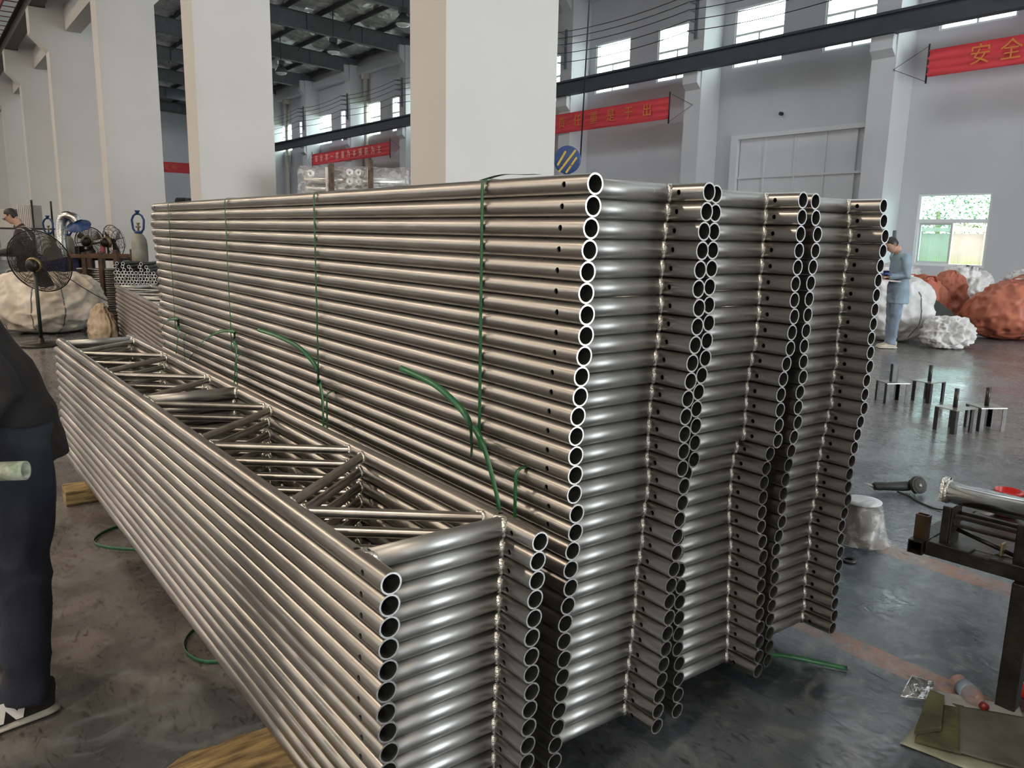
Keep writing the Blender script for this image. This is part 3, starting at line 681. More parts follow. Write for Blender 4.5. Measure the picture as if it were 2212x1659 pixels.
# ------------------------------------------------------------------ green straps
def side_x(s_, i0, i1, Y, sgn):
    v = []
    for i in range(i0, i1 + 1):
        x, y, z, yaw, L = XB[(s_, i)]; v.append(x + (WID if sgn > 0 else 0) - math.sin(yaw) * (Y - y) + sgn * (RO + 0.0018))
    return max(v) if sgn > 0 else min(v)
def band(s_, i0, i1, Y, top_out=0.0):
    xl, xr = side_x(s_, i0, i1, Y, -1), side_x(s_, i0, i1, Y, 1)
    zt, zb = XB[(s_, i0)][2] + RO + 0.0018, XB[(s_, i1)][2] - RO - 0.0018; c = 0.022
    path = []
    for (cx_, cz_, a0) in ((xl + c, zb + c, 270), (xl + c, zt - c, 180), (xr - c, zt - c, 90), (xr - c, zb + c, 0)):
        for k in range(5):
            a_ = radians(a0 - 22.5 * k); path.append(Vector((cx_ + c * cos(a_), Y, cz_ + c * sin(a_))))
    path.append(path[0].copy()); bm = new_bm(); add_ribbon(bm, path, (0, 1, 0), 0.0135, 0.0010); return bm
def strap(label, s_, i0, i1, Y, tails=()):
    t = thing('green_strap', label, 'strap', (0, 0, 0), group='green plastic packing straps')
    obj('band', band(s_, i0, i1, Y), GREENS, t)
    for pts, wd in tails:
        bm = new_bm(); add_ribbon(bm, curve_pts(pts, 8), wd, 0.017, 0.0008); obj('tail', bm, GREENS, t)
WV = (0.25, 0.3, 0.9)
strap('green strap around the left tall stack nearest its open ends, long loose tail', 0, 0, 14, 1.79,
      [([(1.215, 1.80, 0.93), (1.20, 1.78, 0.99), (1.17, 1.76, 1.06), (1.15, 1.88, 1.125), (1.13, 2.06, 1.155)], lambda u: (0.5, 0.2, 0.8)),
       ([(1.22, 1.80, 1.02), (1.20, 1.72, 0.98), (1.185, 1.66, 0.92), (1.175, 1.615, 0.86), (1.17, 1.60, 0.81)], (0, 1, 0.1)),
       ([(1.32, 1.66, 1.705), (1.33, 1.74, 1.708), (1.33, 1.83, 1.712), (1.32, 1.92, 1.700)], (1, 0, 0))])
strap('green strap, second from the open ends of the left tall stack', 0, 0, 14, 2.895,
      [([(1.215, 2.88, 0.96), (1.20, 2.84, 1.03), (1.17, 2.93, 1.10), (1.14, 3.08, 1.13), (1.12, 3.26, 1.14)], lambda u: (0.5, 0.2, 0.8)),
       ([(1.22, 2.87, 0.98), (1.20, 2.80, 0.93), (1.185, 2.76, 0.88), (1.18, 2.75, 0.80)], (0, 1, 0.1))])
strap('green strap, third from the open ends of the left tall stack', 0, 0, 14, 3.94,
      [([(1.225, 3.90, 1.02), (1.21, 3.86, 1.06), (1.18, 4.02, 1.04), (1.15, 4.25, 0.95), (1.13, 4.42, 0.83)], lambda u: (0.5, -0.3, 0.8)),
       ([(1.225, 3.90, 1.01), (1.20, 3.80, 0.98), (1.185, 3.78, 0.90), (1.18, 3.80, 0.80)], (0, 1, 0.1))])
strap('green strap nearest the far end of the left tall stack', 0, 0, 14, 4.97,
      [([(1.225, 4.93, 0.98), (1.21, 4.90, 1.02), (1.185, 5.02, 1.0), (1.165, 5.15, 0.92)], lambda u: (0.5, -0.3, 0.8)),
       ([(1.225, 4.93, 0.98), (1.20, 4.85, 0.94), (1.185, 4.87, 0.82)], (0, 1, 0.1))])
for k, Y in enumerate((1.60, 2.80, 3.86, 4.80)):
    strap('green strap around the lower bundle, %s from the open ends' % ('first', 'second', 'third', 'fourth')[k], 0, 15, 31, Y)
for s_ in (1, 2):
    for k, Y in enumerate((1.9, 3.0, 4.05)):
        strap('green strap around the top of the %s, %s from the open ends' % (SN[s_], ('first', 'second', 'third')[k]), s_, 0, 14, Y)
def loop(label, cx_, cy_, r, seed):
    bm = new_bm(); pts = []
    for k in range(49):
        a_ = 2 * pi * k / 48; rr = r * (1 + 0.05 * sin(2 * a_ + seed)); pts.append(Vector((cx_ + rr * cos(a_), cy_ + rr * sin(a_), 0.0095 + 0.02 * max(0, sin(a_ * 1.5 + seed)))))
    pts[-1] = pts[0].copy(); add_ribbon(bm, pts, (0, 0, 1), 0.016, 0.0012)
    tag(obj('strap_loop', bm, GREENS), label, 'strap', 'green strap loops on the floor')
loop('green strap loop on the floor poking out halfway under the low stack', 0.88, 2.88, 0.205, 0.6)
loop('green strap loop on the floor farther back beside the low stack', 0.825, 4.15, 0.235, 2.2)
bm = new_bm(); add_ribbon(bm, curve_pts([(2.38, 1.62, 0.03), (2.48, 1.54, 0.022), (2.55, 1.46, 0.012), (2.60, 1.38, 0.01)], 6), (0.5, 0.2, 0.8), 0.017, 0.001)
tag(obj('strap_end', bm, GREENS), 'green strap end lying on the floor under the right tall stack', 'strap')
bm = new_bm(); add_ribbon(bm, curve_pts([(2.40, 1.70, 0.02), (2.50, 1.72, 0.03), (2.58, 1.78, 0.02)], 6), (0.3, 0.2, 0.9), 0.017, 0.001)
tag(obj('strap_end', bm, GREENS), 'second green strap end curling under the right tall stack', 'strap')
# ------------------------------------------------------------------ people
def displace(me, amp, scale, ridge=True, seed=0, zmin=-9):
    nn = [v.normal.copy() for v in me.vertices]; cc = [v.co.copy() for v in me.vertices]; out = []
    for c, n_ in zip(cc, nn):
        d = noise.noise(c * scale + Vector((seed, 0, 0))); d = (1 - abs(d) * 2.2) - 0.6 if ridge else d
        out.extend(c + n_ * (d * amp))
    me.vertices.foreach_set('co', out); me.update()
def smooth_all(me):
    for p in me.polygons: p.use_smooth = True
def cloth(name, bm, mt, voxel, parent, amp=0.006, scale=9, seed=0, smooth=3):
    o = remeshed(bm, name, mt, voxel, smooth, parent); displace(o.data, amp, scale, True, seed); smooth_all(o.data); return o
def hand_lofts(bm, wrist, d, up_, s=1.0, curl=0.5, side=1):
    """palm, four fingers and a thumb; d along the hand, up_ = back of the hand normal"""
    d = Vector(d).normalized(); n = (Vector(up_) - d * Vector(up_).dot(d)).normalized(); l = d.cross(n) * side; w_ = Vector(wrist)
    add_loft(bm, [w_, w_ + d * 0.03 * s, w_ + d * 0.06 * s, w_ + d * 0.088 * s], [(0.026 * s, 0.017 * s), (0.034 * s, 0.016 * s), (0.040 * s, 0.014 * s), (0.038 * s, 0.011 * s)], 12, ref=l)
    for k, (off, ln) in enumerate(((-0.029, 0.066), (-0.010, 0.076), (0.010, 0.072), (0.029, 0.056))):
        b_ = w_ + d * 0.080 * s + l * off * s; c1, c2 = curl, curl * 1.9
        p1 = b_ + (d * cos(c1 * .5) - n * sin(c1 * .5)) * ln * .45 * s; p2 = p1 + (d * cos(c1) - n * sin(c1)) * ln * .32 * s; p3 = p2 + (d * cos(c2) - n * sin(c2)) * ln * .28 * s
        add_loft(bm, [b_, p1, p2, p3], [0.0095 * s, 0.0085 * s, 0.0078 * s, 0.006 * s], 8)
    t0 = w_ + d * 0.022 * s - l * 0.026 * s; t1 = t0 + (d * 0.6 - l * 0.75 - n * 0.2).normalized() * 0.036 * s; t2 = t1 + (d * 0.85 - l * 0.2 - n * 0.45).normalized() * 0.030 * s
    add_loft(bm, [t0, t1, t2], [0.013 * s, 0.0105 * s, 0.008 * s], 8)
def human(name, label, loc, rz, S, J, top_m, leg_m, shoe_m, group=None, voxel=0.010, hair_long=False, skin_m=None, folds=0.008):
    """S scales a 1.75 m figure; J: joint positions (x forward, y left, z up)"""
    t = thing(name, label, 'person', loc, rz, group); t.scale = (S, S, S); skm = skin_m or SKIN
    v = {k: Vector(p) for k, p in J.items()}
    L_ = Vector((0, 1, 0)); hd, nk = v['head'], v['neck']; ax = (hd - nk).normalized()
    f = v.get('face', Vector((1, 0, 0))).normalized(); f = (f - ax * f.dot(ax)).normalized() if abs(f.dot(ax)) < .95 else f
    lf = ax.cross(f)
    # continuous body: head, neck, trunk, arms with hands, legs
    bm = new_bm()
    hp = lambda u, q, fw=0.0: hd + ax * u + f * fw
    add_loft(bm, [hp(-.105, 0, .025), hp(-.085, 0, .03), hp(-.05, 0, .022), hp(0, 0, .010), hp(.05, 0, .0), hp(.09, 0, -.006), hp(.115, 0, -.012)],
             [(.025, .03), (.044, .052), (.060, .078), (.073, .092), (.074, .093), (.055, .072), (.02, .03)], 16, ref=lf)
    add_loft(bm, [hp(.012, 0, .085), hp(-.012, 0, .105), hp(-.022, 0, .085)], [(.008, .008), (.014, .016), (.012, .01)], 8, ref=lf)
    add_loft(bm, [hp(-.056, 0, .082), hp(-.062, 0, .094), hp(-.068, 0, .082)], [(.022, .006), (.024, .008), (.02, .005)], 8, ref=lf)
    for s_ in (-1, 1): add_loft(bm, [hp(.02, 0, -.012) + lf * s_ * .070, hp(.015, 0, -.018) + lf * s_ * .088, hp(-.03, 0, -.008) + lf * s_ * .076], [(.008, .018), (.008, .024), (.006, .010)], 8)
    add_loft(bm, [hp(-.07, 0, -.03), nk, v['chest']], [(.052, .056), (.056, .060), (.10, .09)], 12, ref=L_)
    add_loft(bm, [v['chest'] + Vector((0, 0, .05)), v['chest'], v['waist'], v['pelvis']], [(.15, .09), (.155, .105), (.13, .095), (.15, .10)], 14, ref=L_)
    for s_ in 'lr':
        add_loft(bm, [v['sh_' + s_], v['el_' + s_], v['wr_' + s_]], [.045, .036, .025], 10)
        sgn = 1 if s_ == 'l' else -1
        hand_lofts(bm, v['wr_' + s_], v.get('hd_' + s_, v['wr_' + s_] - v['el_' + s_]), v.get('hn_' + s_, (0, 0, 1)), 1.0, v.get('curl', Vector((.7, 0, 0))).x, sgn)
        add_loft(bm, [v['hip_' + s_], v['kn_' + s_], v['an_' + s_], v['an_' + s_] + Vector((.02, 0, -.05))], [.078, .052, .036, .036], 10)
    body = remeshed(bm, 'body', skm, voxel * 0.75, 2, t)
    # eyes
    for s_ in (-1, 1):
        bm = new_bm(); bmesh.ops.create_uvsphere(bm, u_segments=10, v_segments=8, radius=0.010, matrix=Matrix.Translation(hp(.022, 0, .082) + lf * s_ * .030)); obj('eye', bm, BLACK, t)
    # hair
    bm = new_bm()
    add_loft(bm, [hp(-.045, 0, -.045), hp(0, 0, -.028), hp(.045, 0, -.016), hp(.09, 0, -.012), hp(.122, 0, -.015), hp(.133, 0, -.02)], [(.060, .050), (.078, .078), (.083, .092), (.072, .082), (.045, .05), (.01, .01)], 16, ref=lf)
    if hair_long: add_loft(bm, [hp(.05, 0, -.05), hp(-.05, 0, -.075), hp(-.16, 0, -.09), hp(-.26, 0, -.10)], [(.078, .06), (.085, .05), (.075, .04), (.04, .02)], 14, ref=lf)
    h = remeshed(bm, 'hair', HAIR, voxel * 0.9, 2, t); displace(h.data, 0.004, 50, False)
    # top garment
    bm = new_bm(); hem = v['hem']
    add_loft(bm, [hem, hem.lerp(v['waist'], .5) + Vector((-.005, 0, .02)), v['waist'], v['chest'], v['chest'] + (v['neck'] - v['chest']) * .55, v['neck'] + (v['chest'] - v['neck']) * .18],
             [(.205, .150), (.195, .142), (.185, .130), (.205, .142), (.165, .105), (.078, .078)], 18, ref=L_)
    for s_ in 'lr':
        a_, b_, c_ = v['sh_' + s_], v['el_' + s_], v['wr_' + s_]; inn = a_.lerp(v['chest'], .45)
        add_loft(bm, [inn, a_, a_.lerp(b_, .5), b_, b_.lerp(c_, .5), b_.lerp(c_, .93)], [.075, .076, .066, .060, .054, .046], 12)
    topo = cloth('jacket' if 'jacket' in label else 'shirt', bm, top_m, voxel, t, folds, 7)
    bm = new_bm(); cn = v['neck'] + (v['chest'] - v['neck']) * .16
    add_loft(bm, [cn, cn + ax * .035], [(.080, .080), (.072, .074)], 16, ref=L_, caps=False); add_loft(bm, [cn + ax * .035, cn], [(.066, .068), (.074, .074)], 16, ref=L_, caps=False); obj('collar', bm, top_m, t)
    # trousers
    bm = new_bm()
    add_loft(bm, [v['pelvis'] + Vector((0, 0, -.10)), v['pelvis'], v['waist'] + Vector((0, 0, -.02))], [(.165, .125), (.175, .130), (.155, .115)], 16, ref=L_)
    for s_ in 'lr':
        a_, b_, c_ = v['hip_' + s_], v['kn_' + s_], v['an_' + s_]
        add_loft(bm, [a_ + Vector((0, 0, .06)), a_.lerp(b_, .35), b_, b_.lerp(c_, .5), b_.lerp(c_, .9), c_ + Vector((.01, 0, -.02))], [.100, .094, .074, .070, .068, .074], 14)
    cloth('trousers', bm, leg_m, voxel, t, folds, 9, 4)
    for s_ in 'lr':
        a_ = v['an_' + s_]; hdg = v.get('ft_' + s_, Vector((1, 0, 0))).normalized(); g = Vector((a_.x, a_.y, 0))
        sd = Vector((-hdg.y, hdg.x, 0)); sh = thing('shoe', None, None); sh.parent = t
        bm = new_bm(); pts = [(-.075, .060, .030, .040), (-.05, .062, .038, .055), (0, .060, .040, .060), (.05, .052, .042, .045), (.11, .040, .047, .028), (.165, .034, .042, .022), (.195, .030, .022, .014)]
        add_loft(bm, [g + hdg * a + Vector((0, 0, b)) for a, b, c_, d_ in pts], [(c_, d_) for a, b, c_, d_ in pts], 14, ref=sd)
        add_loft(bm, [g + hdg * -.035 + Vector((0, 0, .08)), g + hdg * -.035 + Vector((0, 0, .115))], [(.042, .05), (.040, .048)], 12, ref=sd)
        o = remeshed(bm, 'upper', shoe_m[0], .007, 2, sh)
        bm = new_bm(); add_loft(bm, [g + hdg * a + Vector((0, 0, .016)) for a in (-.085, -.05, 0, .06, .12, .175, .203)], [(.030, .016), (.043, .016), (.045, .016), (.048, .015), (.051, .014), (.043, .014), (.018, .012)], 14, ref=sd)
        obj('sole', bm, shoe_m[1], sh)
    return t, v
def J0(**kw):
    j = dict(head=(.02, 0, 1.63), neck=(0, 0, 1.49), chest=(0, 0, 1.30), waist=(0, 0, 1.07), pelvis=(0, 0, .95), hem=(0, 0, .86), face=(1, 0, 0),
             sh_l=(0, .19, 1.42), el_l=(-.02, .24, 1.13), wr_l=(.05, .24, .88), sh_r=(0, -.19, 1.42), el_r=(-.02, -.24, 1.13), wr_r=(.05, -.24, .88),
             hip_l=(0, .09, .90), kn_l=(.01, .10, .49), an_l=(0, .11, .09), hip_r=(0, -.09, .90), kn_r=(.01, -.10, .49), an_r=(0, -.11, .09))
    j.update(kw); return j
JEANS = mat('dark_indigo_jeans', (0.016, 0.020, 0.034), 0.9, var=0.4, scale=12, bump=0.3, bscale=160)
BLKJ = mat('black_work_jacket', (0.010, 0.009, 0.009), 0.85, var=0.3, scale=8, bump=0.3, bscale=120)
BLKS = mat('black_suede_shoe', (0.016, 0.015, 0.014), 0.8, var=0.3, scale=20); WHS = mat('off_white_sole', (0.62, 0.60, 0.53), 0.7, var=0.15, scale=20)
# foreground worker, cropped by the left edge; faces -X, seen from behind his right side
fg, fv = human('person', 'person in black jacket and dark jeans at the left edge, beside the low stack', (0.16, 2.96, 0), pi + 0.12, 1.0,
    J0(head=(.34, 0, 1.60), neck=(.24, 0, 1.47), chest=(.14, 0, 1.30), waist=(.0, 0, 1.06), pelvis=(-.02, 0, .93), hem=(-.05, 0, .80), face=(1, 0, -.6),
       sh_r=(.18, -.20, 1.39), el_r=(.20, -.27, 1.10), wr_r=(.42, -.20, .95), sh_l=(.18, .20, 1.39), el_l=(.0, .20, 1.05), wr_l=(.23, .30, .92), hd_l=(1, .1, -.2), hn_l=(.1, .5, .8), curl=(1.2, 0, 0),
       hip_r=(-.02, -.10, .90), kn_r=(.06, -.20, .48), an_r=(.05, -.30, .09), hip_l=(-.035, .13, .88), kn_l=(-.005, .19, .47), an_l=(.03, .215, .09), ft_l=(1, .0, 0), ft_r=(1, -.2, 0)),
    BLKJ, JEANS, (BLKS, WHS), voxel=0.010, folds=0.010)
# white letter emblem on the outer side of the right shoe
shr = [c for c in fg.children if c.name.startswith('shoe')][0]
bm = new_bm()
def emb(x, z): return (x, 0, z)
poly = [(-.045, .0), (-.030, .0), (-.012, .030), (-.004, .0), (.018, .0), (.038, .052), (.022, .052), (.006, .022), (-.004, .052), (-.025, .052)]
N_ = [(-.034, 0), (-.018, 0), (-.010, .030), (.010, 0), (.026, 0), (.040, .050), (.024, .050), (.016, .020), (-.004, .050), (-.020, .050)]
def ngon_prism(bm, pts, M, d):
    a = [bm.verts.new(M @ Vector((x, z, 0))) for x, z in pts]; b = [bm.verts.new(M @ Vector((x, z, d))) for x, z in pts]
    bm.faces.new(a); bm.faces.new(list(reversed(b)))
    for k in range(len(pts)): bm.faces.new([a[k], b[k], b[(k + 1) % len(pts)], a[(k + 1) % len(pts)]])
bm = new_bm(); ngon_prism(bm, N_, Matrix.Identity(4), 0.004)
bmesh.ops.triangulate(bm, faces=[f for f in bm.faces if len(f.verts) > 4])
em = obj('emblem', bm, mat('white_leather_emblem', (0.80, 0.79, 0.75), 0.6, var=0.05), shr)
em.matrix_local = Matrix.Translation((0.085, 0.215 + 0.045, 0.038)) @ Matrix.Rotation(pi, 4, 'Z') @ Matrix.Rotation(radians(78), 4, 'X') @ Matrix.Scale(1.2, 4)
# tube in the foreground worker's hand
tt = thing('tube_offcut', 'short scratched silver tube held by the foreground worker at the left edge', 'tube', (0.195, 2.50, 0.880), 0)
dv = Vector((-0.82, 0.57, -0.05)).normalized()
bm = new_bm(); add_tube(bm, dv * 0.075, dv * 0.62, 0.0245, 0.021, 28, 0, 0); obj('tube', bm, mat('scratched_grey_metal', (0.40, 0.39, 0.36), 0.45, 0.8, scale=40, col2=(0.03, 0.03, 0.03), bump=0.3), tt)
bm = new_bm(); add_tube(bm, (0, 0, 0), dv * 0.075, 0.0265, 0.021, 28, 0, 0); obj('sleeve', bm, mat('worn_pale_green_white_paint', (0.55, 0.54, 0.48), 0.6, 0.2, scale=30, col2=(0.20, 0.27, 0.16), bump=0.4), tt)

# worker far left, seen from behind in profile
PUR = mat('dark_plum_work_jacket', (0.035, 0.022, 0.026), 0.8, var=0.3, scale=6); DTR = mat('dark_work_trousers', (0.018, 0.016, 0.017), 0.85, var=0.3)
lw, lv = human('person', 'person with glasses in plum work jacket with reflective stripe behind the big fan', (1.45, 14.82, 0), radians(155), 1.0,
    J0(head=(.16, 0, 1.66), neck=(.06, 0, 1.52), chest=(.0, 0, 1.33), face=(1, 0, -.75), el_l=(.08, .24, 1.14), wr_l=(.32, .16, 1.10), el_r=(.02, -.26, 1.14), wr_r=(.28, -.18, 1.10)),
    PUR, DTR, (BLKS, BLKS), voxel=0.013)
REFL = mat('silver_reflective_tape', (0.72, 0.72, 0.70), 0.4, var=0.1)
for s_ in (-1, 1):
    bm = new_bm(); add_ribbon(bm, curve_pts([(.10, s_ * .13, 1.33), (.06, s_ * .15, 1.46), (-.02, s_ * .16, 1.475), (-.09, s_ * .15, 1.42), (-.145, s_ * .13, 1.30)], 6), (0, 1, 0), 0.028, 0.006); obj('reflective_stripe', bm, REFL, lw)
bm = new_bm(); h_ = Vector((.16, 0, 1.66)); ax_ = (h_ - Vector((.06, 0, 1.52))).normalized(); ff = Vector((1, 0, -.75)); ff = (ff - ax_ * ff.dot(ax_)).normalized(); ll = ax_.cross(ff)
for s_ in (-1, 1):
    q = h_ + ax_ * .022 + ff * .108; add_box(bm, -.024, .024, -.004, .004, -.016, .016, Matrix.Translation(q + ll * s_ * .032) @ Matrix((ll, ff, ax_)).transposed().to_4x4())
    add_cyl(bm, q + ll * s_ * .06, q + ll * s_ * .078 - ff * .11, .004, 6)
obj('glasses', bm, mat('dark_red_glasses', (0.10, 0.01, 0.01), 0.3, var=0.1), lw)

# denim pair by the bags on the right
DENT = mat('pale_blue_denim_shirt', (0.27, 0.37, 0.44), 0.85, var=0.2, scale=7, bump=0.2, bscale=90); DENB = mat('washed_blue_jeans', (0.24, 0.31, 0.41), 0.85, var=0.3, scale=6)
BEI = mat('beige_canvas_shoe', (0.62, 0.56, 0.46), 0.8, var=0.2, scale=30)
rw, rv = human('person', 'person in pale blue denim shirt and jeans reading papers beside the bags', (11.42, 5.93, 0), radians(143), 0.945,
    J0(head=(.14, 0, 1.58), neck=(.03, 0, 1.48), chest=(-.02, 0, 1.30), waist=(-.02, 0, 1.07), pelvis=(0, 0, .95), hem=(-.03, 0, .70), face=(1, 0, -.95),
       sh_l=(-.0, .18, 1.40), el_l=(-.03, .23, 1.12), wr_l=(.20, .10, 1.10), sh_r=(0, -.18, 1.40), el_r=(-.03, -.23, 1.12), wr_r=(.19, -.12, 1.08),
       kn_l=(.01, .08, .49), an_l=(.02, .06, .09), kn_r=(.01, -.07, .49), an_r=(.0, -.06, .09), hip_l=(0, .08, .90), hip_r=(0, -.08, .90)), DENT, DENB, (BEI, WHS), voxel=0.012, folds=0.012)
fo = thing('folder', 'blue folder held at the waist by the person in denim', 'folder', (11.42, 5.93, 0), radians(143))
bm = new_bm(); add_box(bm, .10, .36, -.15, .15, 1.03, 1.045, Matrix.Rotation(radians(-8), 4, 'Y')); add_box(bm, -.02, .13, -.20, -.19, 0.98, 1.12); obj('cover', bm, mat('royal_blue_folder', (0.02, 0.05, 0.30), 0.5, var=0.1), fo)
bm = new_bm(); add_box(bm, .02, .38, -.19, .15, 0.965, 0.985, Matrix.Rotation(radians(-4), 4, 'Y')); obj('board', bm, mat('pale_pink_paper_board', (0.62, 0.52, 0.50), 0.8, var=0.15), fo)
r2, _ = human('person', 'person with long black hair mostly hidden behind the one in denim', (13.80, 7.75, 0), radians(150), 0.945,
    J0(head=(.05, 0, 1.60), face=(1, 0, -.5), sh_l=(0, .15, 1.41), sh_r=(0, -.15, 1.41), el_l=(.02, .17, 1.13), el_r=(.02, -.17, 1.13), wr_l=(.16, .10, 1.05), wr_r=(.16, -.10, 1.05)), mat('pale_grey_shirt', (0.45, 0.45, 0.47), 0.8, var=0.1), mat('charcoal_trousers', (0.05, 0.05, 0.06), 0.8, var=0.2), (BLKS, BLKS), voxel=0.014, hair_long=True)

# ------------------------------------------------------------------ woven bags
BAGW = mat('dirty_white_woven_plastic', (0.72, 0.66, 0.57), 0.6, scale=3.0, col2=(0.50, 0.43, 0.34), bump=0.25, bscale=90)
BAGG = mat('white_woven_plastic', (0.74, 0.74, 0.73), 0.5, scale=4, col2=(0.52, 0.52, 0.51), bump=0.25, bscale=90)
BAGO = mat('orange_woven_plastic', (0.47, 0.15, 0.085), 0.5, scale=2.5, col2=(0.32, 0.09, 0.05), bump=0.25, bscale=90)
SEAM = mat('grey_seam_tape', (0.16, 0.16, 0.17), 0.7, var=0.3)
def blob(cx_, cy_, ax_, ay_, h, rz, seed, folds=0.06, nu=96, nv=52, flat=0.55, sag=0.18, fs=2.6, neck=0.0, pw=2.6):
    bm = new_bm(); rows = []
    for j in range(nv + 1):
        t_ = j / nv; phi = -pi / 2 + pi * t_; row = []
        for i in range(nu):
            th = 2 * pi * i / nu; c_, s_ = cos(th), sin(th)
            q = (abs(c_) ** pw + abs(s_) ** pw) ** (-1 / pw); cr = abs(cos(phi)) ** flat
            x, y = ax_ * cr * q * c_, ay_ * cr * q * s_; zz = h / 2 * (1 + (abs(sin(phi)) ** 0.8) * (1 if phi > 0 else -1))
            zn = zz / h; bulge = 1 + sag * (1 - zn) * sin(min(1, zn * 2) * pi / 2) - 0.25 * neck * zn ** 3
            p = Vector((x * bulge, y * bulge, zz)); n_ = Vector((x / ax_ ** 2, y / ay_ ** 2, (zz - h / 2) / h ** 2 * 2)).normalized()
            # creases: vertical pull lines near the neck, diagonal wrinkles on the flank
            w1 = 1 - abs(noise.noise(Vector((th * 3.0 + seed, zn * 2.0, seed)))) * 2
            w2 = 1 - abs(noise.noise(p * fs + Vector((seed, 5, 1)))) * 2; w3 = 1 - abs(noise.noise(p * fs * 2.3 + Vector((1, seed, 1)))) * 2
            w4 = noise.noise(p * 1.2 + Vector((seed, seed, 0)))
            d = folds * (0.5 * w1 * zn + 0.7 * w2 + 0.35 * w3 + 1.4 * w4 - 0.8) * min(1, zz / h * 6 + 0.15)
            p += n_ * d; p.z = max(0.002, p.z); row.append(bm.verts.new(p))
        rows.append(row)
    for j in range(nv):
        for i in range(nu):
            bm.faces.new([rows[j][i], rows[j][(i + 1) % nu], rows[j + 1][(i + 1) % nu], rows[j + 1][i]]).smooth = True
    bmesh.ops.remove_doubles(bm, verts=rows[0] + rows[-1], dist=0.0005)
    return bm
def bag(label, cx_, cy_, ax_, ay_, h, rz, seed, mt, handles=(), seams=(), group='big woven bags on the floor', name='bulk_bag', **kw):
    t = thing(name, label, 'bag', (cx_, cy_, 0), rz, group); bm = blob(0, 0, ax_, ay_, h, rz, seed, **kw); o = obj('sack', bm, mt, t)
    for a_, zz, ln in handles:
        x, y = ax_ * .62 * cos(a_), ay_ * .62 * sin(a_); tx, ty = -sin(a_), cos(a_)
        pts = curve_pts([(x - tx * .16, y - ty * .16, zz * h - .12), (x - tx * .13, y - ty * .13, zz * h + ln * .6), (x, y, zz * h + ln), (x + tx * .13, y + ty * .13, zz * h + ln * .55), (x + tx * .17, y + ty * .17, zz * h - .12)], 6)
        bm = new_bm(); add_ribbon(bm, pts, (cos(a_), sin(a_), .3), .06, .008); obj('loop_handle', bm, mt, t)
    from mathutils.bvhtree import BVHTree
    if seams:
        bb = bmesh.new(); bb.from_mesh(o.data); tree = BVHTree.FromBMesh(bb)
        for th in seams:
            pts = []
            for k in range(15):
                z_ = h * (0.04 + 0.76 * k / 14); org = Vector((cos(th) * 3, sin(th) * 3, z_)); hit = tree.ray_cast(org, Vector((-cos(th), -sin(th), 0)))
                if hit[0] is not None: pts.append(hit[0] + Vector((cos(th), sin(th), 0)) * .003)
            if len(pts) > 3: bm = new_bm(); add_ribbon(bm, pts, (-sin(th), cos(th), 0), .016, .004); obj('seam', bm, SEAM, t)
        bb.free()
    return t
rzc = -TH
bag('huge dirty white woven bag on the floor right behind the big fan', 1.52, 13.45, 0.74, 0.58, 0.83, rzc, 3.3, BAGW, handles=((-1.35, .80, .10), (-.9, .76, .10)), seams=(-2.2, -1.35, -0.75), folds=0.075, fs=4.2, nu=150, nv=80)
bag('dirty white woven bag at the far left edge, behind the huge one', 0.30, 14.75, 0.50, 0.42, 0.95, rzc, 8.1, BAGW, handles=((-1.6, .8, .08),), seams=(-1.8,), folds=0.07, fs=4)
bag('crumpled beige cloth bag beside the small far stack', 1.84, 11.05, 0.145, 0.24, 0.60, 0.2, 5.2, mat('beige_crumpled_cloth', (0.55, 0.45, 0.33), 0.8, scale=5, col2=(0.30, 0.22, 0.14), bump=0.3), folds=0.045, nu=80, nv=50, fs=9, sag=.35, neck=1.6)
bag('big pale white woven bag behind the person in denim', 12.28, 6.36, 0.47, 0.36, 1.0, rzc, 1.7, BAGG, seams=(-1.2,), folds=0.07, fs=4.5, nu=120, nv=64)
bag('small crumpled white bag on the floor in front of the dark board', 12.16, 5.47, 0.31, 0.22, 0.45, rzc, 6.4, BAGG, folds=0.09, nu=110, nv=60, fs=8)
bag('largest orange woven bag with loop handle at the right edge', 14.45, 5.45, 0.78, 0.52, 0.98, rzc, 2.2, BAGO, handles=((-1.9, .92, .16), (1.2, .9, .12)), seams=(-1.9,), folds=0.08, fs=4, neck=1.2, nu=150, nv=80)
bag('orange woven bag with crumpled pink flap behind the dark board', 13.75, 6.81, 0.55, 0.34, 1.02, rzc, 9.3, BAGO, handles=((-1.2, .9, .06),), folds=0.10, fs=5, neck=1.5, nu=110, nv=60)
bag('small orange woven bag between the two larger orange ones', 14.95, 6.75, 0.30, 0.26, 1.0, rzc, 4.9, BAGO, folds=0.07, neck=1.0, fs=5)
for k, (x, y, h) in enumerate(((15.5, 8.1, 1.0), (16.0, 6.9, 1.02), (17.0, 6.2, 1.05))):
    bag('white plastic bag rising behind the orange bags, %s' % ('leftmost', 'middle one', 'rightmost')[k], x, y, 0.50, 0.45, h, 0.3 * k, 12.0 + k, BAGG, folds=0.14, fs=7, nu=110, nv=60)
bm = new_bm(); ngon_prism(bm, [(-.45, 0), (.36, 0), (.36, .42), (-.40, .98)], Matrix.Rotation(radians(90), 4, 'X'), .012)
o = tag(obj('dark_board', bm, mat('dark_green_grey_board', (0.030, 0.034, 0.028), 0.8, var=0.3)), 'dark board leaning against the orange bag behind the small crumpled bag', 'board')
o.matrix_world = Matrix.Translation((13.22, 6.21, 0.0)) @ Matrix.Rotation(rzc, 4, 'Z') @ Matrix.Rotation(radians(-12), 4, 'X')
bm = new_bm(); add_cyl(bm, (0, 0, 0), (0, 0.05, 1.8), 0.05, 12)
